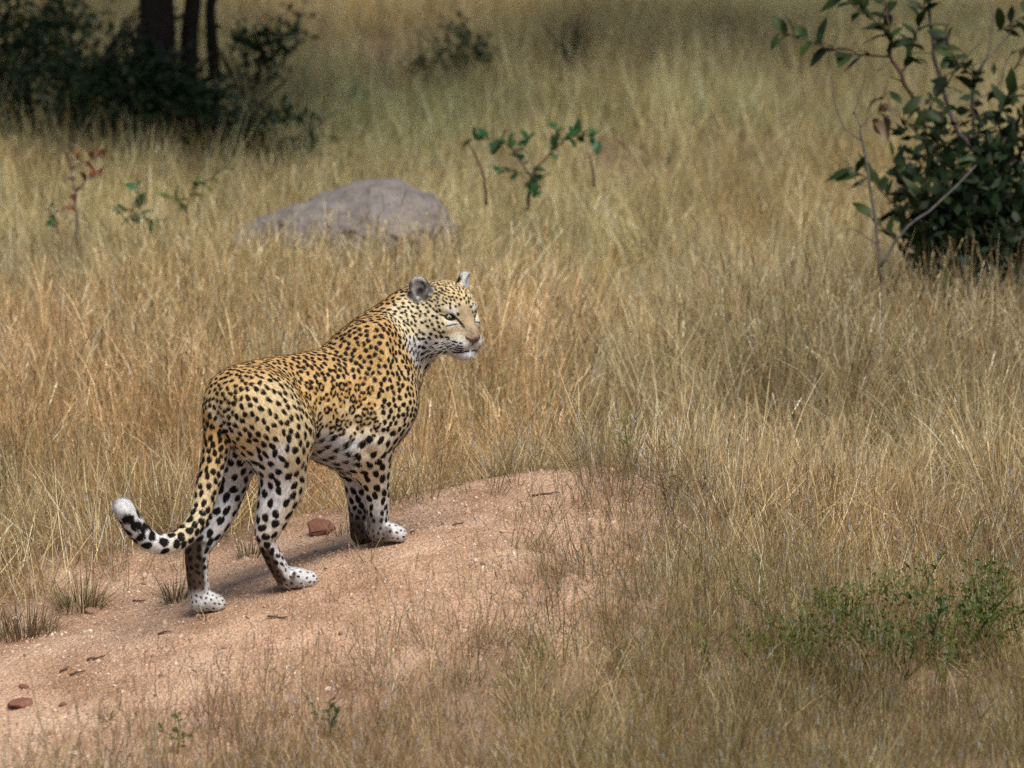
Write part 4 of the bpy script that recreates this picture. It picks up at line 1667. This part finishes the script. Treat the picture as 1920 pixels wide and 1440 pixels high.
# --- grey bare twigs tangled in and left of it
do = on_ground(*at_y(1850, 500, YS + .1)[:2])
dead = empty('dead_shrub', do, 'leafless grey shrub of thin crooked twigs behind the dark leafy shrub', 'shrub')
for pts, r0, r1 in (
        ([(1860, 500, YS + .15), (1835, 380, YS + .15), (1828, 290, YS + .15), (1798, 250, YS + .12), (1768, 170, YS + .1), (1748, 80, YS + .1), (1738, -40, YS + .1)], .0115, .006),
        ([(1828, 290, YS + .15), (1824, 210, YS + .15), (1826, 145, YS + .15), (1880, 80, YS + .2), (1906, 30, YS + .2)], .008, .003),
        ([(1828, 285, YS + .15), (1870, 280, YS + .15), (1905, 262, YS + .1), (1960, 225, YS + .1)], .009, .004),
        ([(1870, 280, YS + .15), (1900, 240, YS + .2), (1940, 180, YS + .2)], .005, .002),
        ([(1768, 170, YS + .1), (1800, 120, YS + .05), (1850, 70, YS)], .004, .0015),
        ([(1826, 150, YS + .15), (1850, 110, YS + .1), (1862, 40, YS + .1), (1850, -20, YS + .1)], .004, .0015),
        ([(1826, 190, YS + .15), (1870, 160, YS + .2), (1900, 90, YS + .2)], .004, .0015),
        ([(1750, 90, YS + .1), (1775, 50, YS), (1800, -10, YS)], .004, .0015),
        ([(1840, 400, YS + .1), (1880, 330, YS + .1), (1930, 290, YS + .1)], .006, .002)):
    branch(dead, do, pts, r0, r1, m_bark_grey, 'twig')
do = on_ground(*at_y(1650, 520, YS - .5)[:2])
dead2 = empty('dead_shrub', do, 'thin bare grey sapling standing left of the dark leafy shrub', 'shrub')
for pts, r0, r1 in (
        ([(1652, 530, YS - .5), (1642, 420, YS - .5), (1622, 290, YS - .5), (1612, 240, YS - .5), (1602, 205, YS - .5)], .007, .0025),
        ([(1618, 265, YS - .5), (1585, 240, YS - .5), (1565, 190, YS - .5), (1556, 130, YS - .5)], .0035, .0012),
        ([(1612, 240, YS - .5), (1640, 215, YS - .5), (1690, 235, YS - .5)], .003, .001),
        ([(1600, 215, YS - .5), (1618, 160, YS - .5), (1625, 140, YS - .5)], .0025, .001),
        ([(1650, 500, YS - .6), (1690, 440, YS - .6), (1760, 380, YS - .6), (1830, 310, YS - .5)], .006, .0025),
        ([(1646, 460, YS - .5), (1600, 430, YS - .55), (1560, 440, YS - .6)], .003, .001),
        ([(1635, 360, YS - .5), (1600, 330, YS - .5), (1585, 290, YS - .5)], .003, .001)):
    branch(dead2, do, pts, r0, r1, m_bark_grey, 'twig')

# --- the small green shrub right of the boulder
YG = 5.5
go_ = on_ground(*at_y(990, 385, YG)[:2])
gsh = empty('shrub', go_, 'small bright green shrub in the grass right of the grey boulder', 'shrub')
for pts, r0, r1, nl, st in (
        ([(990, 395, YG), (992, 350, YG), (1002, 318, YG)], .008, .005, 6, .4),
        ([(1002, 318, YG), (1030, 290, YG), (1048, 262, YG), (1036, 236, YG)], .005, .002, 9, .3),
        ([(1040, 275, YG), (1070, 258, YG), (1100, 255, YG), (1124, 266, YG)], .004, .002, 12, .2),
        ([(995, 330, YG), (975, 300, YG), (955, 275, YG), (930, 262, YG)], .005, .002, 11, .2),
        ([(960, 280, YG), (935, 262, YG), (880, 262, YG)], .003, .0015, 9, .2),
        ([(965, 285, YG), (990, 268, YG), (985, 262, YG)], .003, .0015, 5, .1),
        ([(995, 340, YG), (965, 322, YG), (935, 325, YG)], .003, .0015, 6, .3),
        ([(998, 330, YG), (1015, 345, YG), (1012, 372, YG)], .003, .0015, 6, .1)):
    L = branch(gsh, go_, pts, r0, r1, m_bark_brown)
    leafy(gsh, go_, L, nl, leaf_mid, .062, st)
for pts, lab in (([(912, 385, YG - .3), (908, 335, YG - .3), (893, 295, YG - .3), (878, 268, YG - .3)], 'bare purplish stick leaning left of the small green shrub'),
                 ([(1114, 350, YG - .2), (1110, 310, YG - .2), (1102, 285, YG - .2)], 'short bare stick upright right of the small green shrub')):
    L = px_line(pts)
    o_ = on_ground(L[0][0], L[0][1])
    g = Geo()
    g.tube(L - o_, np.linspace(.006, .003, len(L)), 6)
    ob = part('stick', g.mesh('stick', m_bark_brown), None, label=lab, cat='stick')
    ob.location = o_

# --- sapling with withered orange leaves, and two small green plants to its right
YO = 5.4
oo = on_ground(*at_y(142, 440, YO)[:2])
osap = empty('sapling', oo, 'thin sapling with withered orange brown leaves at the left', 'sapling')
L = branch(osap, oo, [(142, 455, YO), (143, 400, YO), (138, 350, YO), (126, 282, YO)], .007, .0025, m_bark_grey)
leafy(osap, oo, L, 6, leaf_brown, .06, .3)
for pts, nl in (([(140, 360, YO), (165, 335, YO), (192, 332, YO)], 4), ([(132, 315, YO), (170, 300, YO), (200, 288, YO)], 5), ([(135, 300, YO), (145, 298, YO), (150, 290, YO)], 3)):
    L = branch(osap, oo, pts, .003, .0015, m_bark_grey)
    leafy(osap, oo, L, nl, leaf_brown, .055, .3)
for base_, pts_n, lab in (
        ((262, 432), [([(262, 432), (262, 400), (258, 345)], 13), ([(262, 410), (240, 392), (225, 388)], 7), ([(262, 410), (280, 415), (296, 424)], 7)], 'small dark green plant right of the withered orange sapling'),
        ((350, 420), [([(350, 420), (352, 380), (365, 350), (372, 318)], 11), ([(352, 375), (332, 372), (310, 370)], 6), ([(365, 350), (395, 335), (425, 312)], 9)], 'small yellow green plant with an arching twig left of the boulder'),
        ((110, 440), [([(110, 440), (104, 410), (88, 392)], 9)], 'low green plant left of the withered orange sapling'),
        ((660, 215), [([(668, 215), (660, 195), (655, 175)], 10), ([(668, 205), (690, 180), (670, 178)], 6)], 'small blurred green plant in the upper middle of the slope'),
        ((590, 315), [([(600, 330), (595, 300), (580, 285)], 7)], 'tiny green plant above the rounded boulder')):
    yb = ground_hit(*base_)[1] - .2 if base_[1] < 330 else YO
    o_ = on_ground(*at_y(base_[0], base_[1], yb)[:2])
    e_ = empty('plant', o_, lab, 'plant')
    for pts, nl in pts_n:
        L = branch(e_, o_, [(u, v, yb) for u, v in pts], .004, .0015, m_bark_brown, 'stem')
        leafy(e_, o_, L, nl, leaf_yel if 'yellow' in lab else leaf_mid, .058, .15)

# --- the dark thicket and the tree at the upper left
def bush(name, u, v, y, w, h, n, lab, cat, mat, leaf=.05, group=None, stem_r=None, stem_mat=None):
    o_ = on_ground(*at_y(u, v, y)[:2])
    e_ = empty(name, o_, lab, cat, group)
    g, gl = Geo(), Geo()
    for k in range(9):
        a = rng.uniform(0, 6.28)
        tip = np.array([math.cos(a) * w * .42, math.sin(a) * w * .42, h * rng.uniform(.5, .95)])
        tt = np.linspace(0, 1, 6)[:, None]
        pts = tip * tt * np.array([1, 1, 1]) + np.array([0, 0, h * .12]) * np.sin(tt * 3.1)
        g.tube(pts, np.linspace(1, .3, 6) * (stem_r or .012 * min(1, w * 1.1)), 5)
    cl = rng.normal(0, 1, (max(6, n // 60), 3))
    cl /= np.linalg.norm(cl, axis=1)[:, None]
    cl *= rng.uniform(.3, 1, (len(cl), 1))
    cl = cl * np.array([w * .5, w * .5, h * .45]) + np.array([0, 0, h * .55])
    for k in range(n):
        c = cl[rng.integers(len(cl))] + rng.normal(0, 1, 3) * np.array([w, w, h]) * .085
        if c[2] < .02:
            continue
        d = rng.normal(0, 1, 3)
        d /= np.linalg.norm(d)
        s = np.cross(d, rng.normal(0, 1, 3))
        s /= np.linalg.norm(s)
        l_ = leaf * rng.uniform(.6, 1.3)
        gl.add(np.array([c, c + d * l_ * .5 + s * l_ * .24, c + d * l_, c + d * l_ * .5 - s * l_ * .24]), np.array([(0, 1, 2, 3)]))
    part('stem', g.mesh('stem', stem_mat or m_bark_shaded), e_)
    part('foliage', gl.mesh('foliage', mat, False), e_, kind='stuff')
    return e_


for u, v, y, w, h, n, lab in (
        (70, 225, 8.1, .95, .56, 1100, 'dark green bush filling the left edge of the thicket'),
        (190, 235, 7.9, .75, .50, 1000, 'dark bush in front of the thicket between the left edge and the trunk'),
        (300, 225, 8.2, .70, .52, 1100, 'low dark bush at the foot of the tree trunk'),
        (410, 240, 7.8, .75, .44, 800, 'loose dark green bush right of the tree trunk'),
        (520, 240, 7.7, .70, .30, 380, 'sparse low green bush at the right end of the thicket'),
        (150, 100, 9.6, 1.0, .60, 800, 'dark bush at the back of the thicket near the top left corner'),
        (470, 120, 9.2, .60, .50, 380, 'thin dark bush behind the right side of the trunk'),
        (850, 95, 10.2, .45, .40, 260, 'small blurred dark bush near the top middle'),
        (20, 120, 9.4, .7, .6, 700, 'dark bush cut by the left edge behind the front bushes')):
    bush('shrub', u, v, y, w, h, n, lab, 'shrub', m_leaf_thick)
to_ = on_ground(*at_y(300, 190, 8.9)[:2])
tree = empty('tree', to_, 'old dark tree with twin trunks rising out of the thicket', 'tree')
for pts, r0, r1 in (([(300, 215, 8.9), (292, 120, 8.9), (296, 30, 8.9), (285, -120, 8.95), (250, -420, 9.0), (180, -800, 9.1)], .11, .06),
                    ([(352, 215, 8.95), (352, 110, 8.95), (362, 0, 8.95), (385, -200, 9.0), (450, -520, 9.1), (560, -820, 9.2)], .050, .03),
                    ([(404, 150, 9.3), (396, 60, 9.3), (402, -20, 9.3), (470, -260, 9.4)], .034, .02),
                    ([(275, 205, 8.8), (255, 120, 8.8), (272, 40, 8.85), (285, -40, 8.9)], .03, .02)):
    branch(tree, to_, pts, r0, r1, m_bark_shaded, 'trunk')
gl = Geo()
cc_ = np.stack([rng.uniform(-2.6, 5.6, 110), rng.uniform(-.9, 2.6, 110), rng.uniform(1.7, 3.4, 110)], 1)  # unseen canopy, spread far to the right to shade the upper slope
cc_[:34] = np.stack([rng.uniform(-1.9, 1.4, 34), rng.uniform(-2.6, -.6, 34), rng.uniform(1.75, 2.9, 34)], 1)  # nearer clumps added to shade the thicket and trunks
for k in range(38000):
    c = cc_[rng.integers(110)] + rng.normal(0, .20, 3)
    d = rng.normal(0, 1, 3)
    d /= np.linalg.norm(d)
    s = np.cross(d, rng.normal(0, 1, 3))
    s /= np.linalg.norm(s)
    l_ = rng.uniform(.06, .11)
    gl.add(np.array([c, c + d * l_ * .5 + s * l_ * .25, c + d * l_, c + d * l_ * .5 - s * l_ * .25]), np.array([(0, 1, 2, 3)]))
part('shade_crown', gl.mesh('shade_crown', m_leaf_thick, False), tree, kind='stuff')

# --- weeds among the dry grass
def weed(u, v, h, nl, leaf, lab, meshes, lean=0.0, y=None, branches=0, group=None):
    p = ground_hit(u, v) if y is None else at_y(u, v, y)
    o_ = on_ground(p[0], p[1])
    e_ = empty('weed', o_, lab, 'weed', group)
    tt = np.linspace(0, 1, 7)[:, None]
    L = o_ + np.array([lean, rng.normal(0, .03), h]) * tt + np.array([lean * .3, 0, 0]) * tt ** 2
    branch(e_, o_, L, .0028, .0012, m_leaf_yel, 'stem')
    leafy(e_, o_, L, nl, meshes, leaf, .12)
    for k in range(branches):
        i = rng.integers(1, 4)
        a = rng.uniform(0, 6.28)
        L2 = L[i] + np.array([math.cos(a) * h * .5, math.sin(a) * h * .5, h * rng.uniform(.25, .55)]) * tt
        branch(e_, o_, L2, .002, .001, m_leaf_yel, 'stem')
        leafy(e_, o_, L2, max(4, nl // 2), meshes, leaf, .15)


weed(1180, 905, .20, 15, .030, 'upright yellow green weed at the far edge of the mound', leaf_yel, -.01)
weed(1540, 1030, .13, 11, .022, 'small yellow green sprig in the dry grass right of the mound', leaf_yel)
weed(1285, 680, .22, 10, .026, 'slender pale green weed in the grass above the mound', leaf_yel)
weed(1130, 720, .10, 6, .022, 'tiny green weed in the grass to the right of the head', leaf_yel)
weed(1445, 600, .10, 6, .022, 'tiny green weed at the foot of the tall grass on the right', leaf_yel)
weed(1575, 1190, .15, 16, .026, 'bushy green weed left of the big weed patch at the lower right', leaf_yel, .02, None, 3)
weed(1740, 1250, .19, 18, .026, 'largest dark green weed in the lower right grass', leaf_mid, .03, None, 4)
weed(1660, 1262, .13, 14, .024, 'low green weed between the bushy weed and the largest weed', leaf_mid, 0, None, 3)
weed(1500, 1235, .12, 12, .022, 'dark green weed with small leaves left of the bushy green weed', leaf_mid, 0, None, 2)
weed(1800, 1070, .15, 12, .024, 'green weed leaning right near the right edge above the weed patch', leaf_yel, .05, None, 2)
weed(1850, 1020, .12, 10, .022, 'yellow flecked weed close to the right edge of the grass', leaf_yel, .02, None, 1)
weed(1330, 1265, .13, 13, .022, 'yellow green weed in the grass below the right end of the mound', leaf_yel, -.02, None, 2)
weed(1815, 1330, .10, 9, .022, 'short yellow green weed at the lower right below the largest weed', leaf_yel, 0, None, 1)
weed(335, 1420, .11, 10, .022, 'green weed in the foreground at the bottom left of the grass', leaf_mid, 0, None, 2)
weed(620, 1385, .11, 9, .022, 'dark green weed among thin stalks at the bottom middle', leaf_mid, 0, None, 2)
for u, v, w, h, n, lab in ((1700, 1275, .66, .30, 900, 'dense dark green leafy weed patch in the lower right grass'), (1800, 1250, .50, .30, 560, 'dark weed clump right of the dense leafy weed patch'),
                           (1560, 1180, .20, .13, 330, 'low bushy green weed clump left of the dense leafy weed patch'), (1860, 1150, .22, .17, 330, 'loose green weed clump near the right edge'),
                           (1480, 1255, .22, .14, 420, 'dark green weed clump at the left end of the lower right weed patch')):
    p = ground_hit(u, v)
    bush('weed', *to_px(p), p[1], w, h, n, lab, 'weed', m_weed_leaf if n > 500 else m_leaf_yel, .018, None, .0022, m_weed_leaf)
for k, (u, v, lab) in enumerate(((1445, 1180, 'wispy green weed at the upper left of the lower right weed patch'), (1500, 1310, 'wispy weed below the left end of the lower right weed patch'),
                               (1610, 1300, 'wispy green weed in front of the middle of the weed patch'), (1640, 1170, 'slender weed behind the middle of the weed patch'),
                               (1720, 1160, 'tall wispy weed behind the largest weed at the lower right'), (1765, 1340, 'wispy weed nearest the bottom edge under the weed patch'),
                               (1860, 1260, 'wispy weed at the right end of the weed patch'), (1420, 1330, 'lone wispy weed in the straw left of the weed patch'))):
    weed(u, v, rng.uniform(.16, .27), 16, .022, lab, leaf_yel if k % 2 else leaf_weed, rng.normal(0, .03), None, 2, 'wispy weeds in the lower right grass')
weed(1880, 560, .30, 16, .035, 'dark green weed under the right edge of the leafy shrub', leaf_mid, 0, YS - .9, 3)
weed(1800, 545, .22, 14, .03, 'dark weed in the shaded grass below the leafy shrub', leaf_dark, 0, YS - .8, 3)

# a rust coloured tuft far up the slope
p = ground_hit(1075, 150)
o_ = on_ground(p[0], p[1])
g = Geo()
for i in range(160):
    blade(g, np.array([rng.normal(0, .05), rng.normal(0, .05), -.01]), rng.uniform(0, 6.28), abs(rng.normal(.15, .15)), rng.uniform(.2, .42), .004, rng.normal(.4, .3), pickc(REDDISH), 4)
ob = part('grass_tussock', g.mesh('grass_tussock', m_grass, False), None, label='rust brown grass tuft near the top of the slope', cat='grass tussock')
ob.location = o_

# --- dry reddish forbs
m_forb = plain('dry_forb_stalk', (.085, .045, .034), .9, .1)
for u, v, h, lab in ((1100, 745, .30, 'dead reddish brown forb with forked stalks right of the head'), (1330, 730, .22, 'dark dead forb in the brown grass above the right end of the mound'),
                     (1395, 760, .15, 'low dark dead forb right of the forked dead forbs'), (1060, 790, .18, 'small dead brown forb close right of the chest'),
                     (1770, 930, .12, 'small black seeded dead forb in the grass on the right'), (215, 800, .2, 'thin dead forb in the grass left of the tail'),
                     (1255, 960, .14, 'low dark dead forb at the right foot of the mound')):
    p = ground_hit(u, v)
    o_ = on_ground(p[0], p[1])
    g = Geo()
    for k in range(4):
        a = rng.uniform(0, 6.28)
        top = np.array([math.cos(a) * h * rng.uniform(.15, .6), math.sin(a) * h * .3, h * rng.uniform(.7, 1.1)])
        tt = np.linspace(0, 1, 6)[:, None]
        L = top * tt + np.array([0, 0, -.01]) + rng.normal(0, .003, (6, 3))
        g.tube(L, np.linspace(.0024, .001, 6), 4)
        for q in range(5):
            i = rng.integers(2, 6)
            e2 = L[i] + np.array([rng.normal(0, .035), rng.normal(0, .03), rng.uniform(.01, .05)])
            g.tube(np.linspace(L[i], e2, 3), np.array([.0011, .0009, .0007]), 4)
            g.add(*[x for x in (lump(rng.integers(99), 0, .3)[0] * .0035 + e2, lump(0, 0, .3)[1])])
    ob = part('dead_forb', g.mesh('dead_forb', m_forb), None, label=lab, cat='dead plant')
    ob.location = o_

# --- separate tussocks at the edge of the sand
def tussock(u, v, n, h, sp_, lab, green=.3):
    p = ground_hit(u, v)
    o_ = on_ground(p[0], p[1])
    g = Geo()
    for i in range(n):
        r = sp_ * math.sqrt(rng.random())
        a = rng.uniform(0, 6.28)
        pal = GREEN if rng.random() < green else STRAW + REDDISH
        blade(g, np.array([r * math.cos(a), r * math.sin(a), -.008]), a + rng.normal(0, .5), abs(rng.normal(.55, .3)), h * rng.uniform(.45, 1.15), rng.uniform(.0018, .0034), rng.normal(.5, .4), pickc(pal) * .48, 4)
    ob = part('grass_tussock', g.mesh('grass_tussock', m_tuss, False), None, label=lab, cat='grass tussock')
    ob.location = o_


m_tuss, nt, out = new_mat('tussock_blades')
at = N(nt, 'ShaderNodeAttribute', attribute_name='tint')
bs = N(nt, 'ShaderNodeBsdfPrincipled', Roughness=.6)
nt.links.new(at.outputs['Color'], bs.inputs['Base Color'])
nt.links.new(bs.outputs[0], out.inputs[0])
tussock(150, 1140, 190, .13, .07, 'low dark tussock on the sand edge left of the tail', .35)
tussock(45, 1195, 260, .15, .09, 'wide brown tussock at the left edge of the sand', .15)
tussock(330, 1125, 90, .10, .03, 'small green tussock directly left of the hind paw', .6)
tussock(470, 1045, 70, .10, .035, 'green tussock between the two hind legs', .6)
tussock(200, 1352, 26, .06, .012, 'tiny spiky tuft alone on the sand at the bottom left', .2)
tussock(640, 1005, 40, .08, .04, 'dry tuft beside the reddish rock under the belly', .2)
tussock(745, 940, 50, .09, .04, 'green tuft at the far edge of the sand right of the front legs', .6)
tussock(550, 1100, 16, .14, .012, 'thin pale stalks standing in front of the right hind paw', .15)
tussock(385, 1165, 9, .10, .012, 'a few pale stalks in front of the left hind paw', .05)
tussock(690, 1055, 12, .12, .015, 'bent straw stalks in front of the front paws', .05)

# --- fallen twigs and straws on the sand
m_twig = plain('fallen_twig', (.10, .062, .042), .9, .1)
for u, v, ln, az, lab in ((1025, 928, .09, .15, 'dark twig lying on the top of the mound'), (180, 1238, .05, .1, 'short dark twig on the sand below the left tussock'), (120, 1262, .03, .4, 'tiny twig on the sand at the lower left'),
                          (260, 1132, .05, -.5, 'thin twig left of the small green tussock'), (775, 1002, .02, .9, 'tiny black twig right of the front paw'), (310, 1190, .04, .2, 'small twig on the sand left below the hind paw'),
                          (145, 1268, .045, .05, 'brown twig in the tracks at the lower left'), (520, 1160, .05, -.3, 'small twig on the sand below the right hind paw'), (860, 985, .04, .5, 'thin twig on the sand right of the front paw')):
    p = ground_hit(u, v)
    o_ = on_ground(p[0], p[1], .004)
    g = Geo()
    tt = np.linspace(-.5, .5, 6)[:, None]
    d = np.array([math.cos(az), math.sin(az), 0])
    L = d * ln * tt + rng.normal(0, .0022, (6, 3))
    L[:, 2] = np.abs(L[:, 2]) + ground_z(o_[0] + L[:, 0], o_[1] + L[:, 1]) - o_[2] + .004
    g.tube(L, np.linspace(.0034, .0016, 6), 5)
    g.tube(np.linspace(L[2], L[2] + np.array([-d[1], d[0], .3]) * ln * .25, 3), np.array([.002, .0015, .001]), 4)
    ob = part('twig', g.mesh('twig', m_twig), None, label=lab, cat='twig')
    ob.location = o_
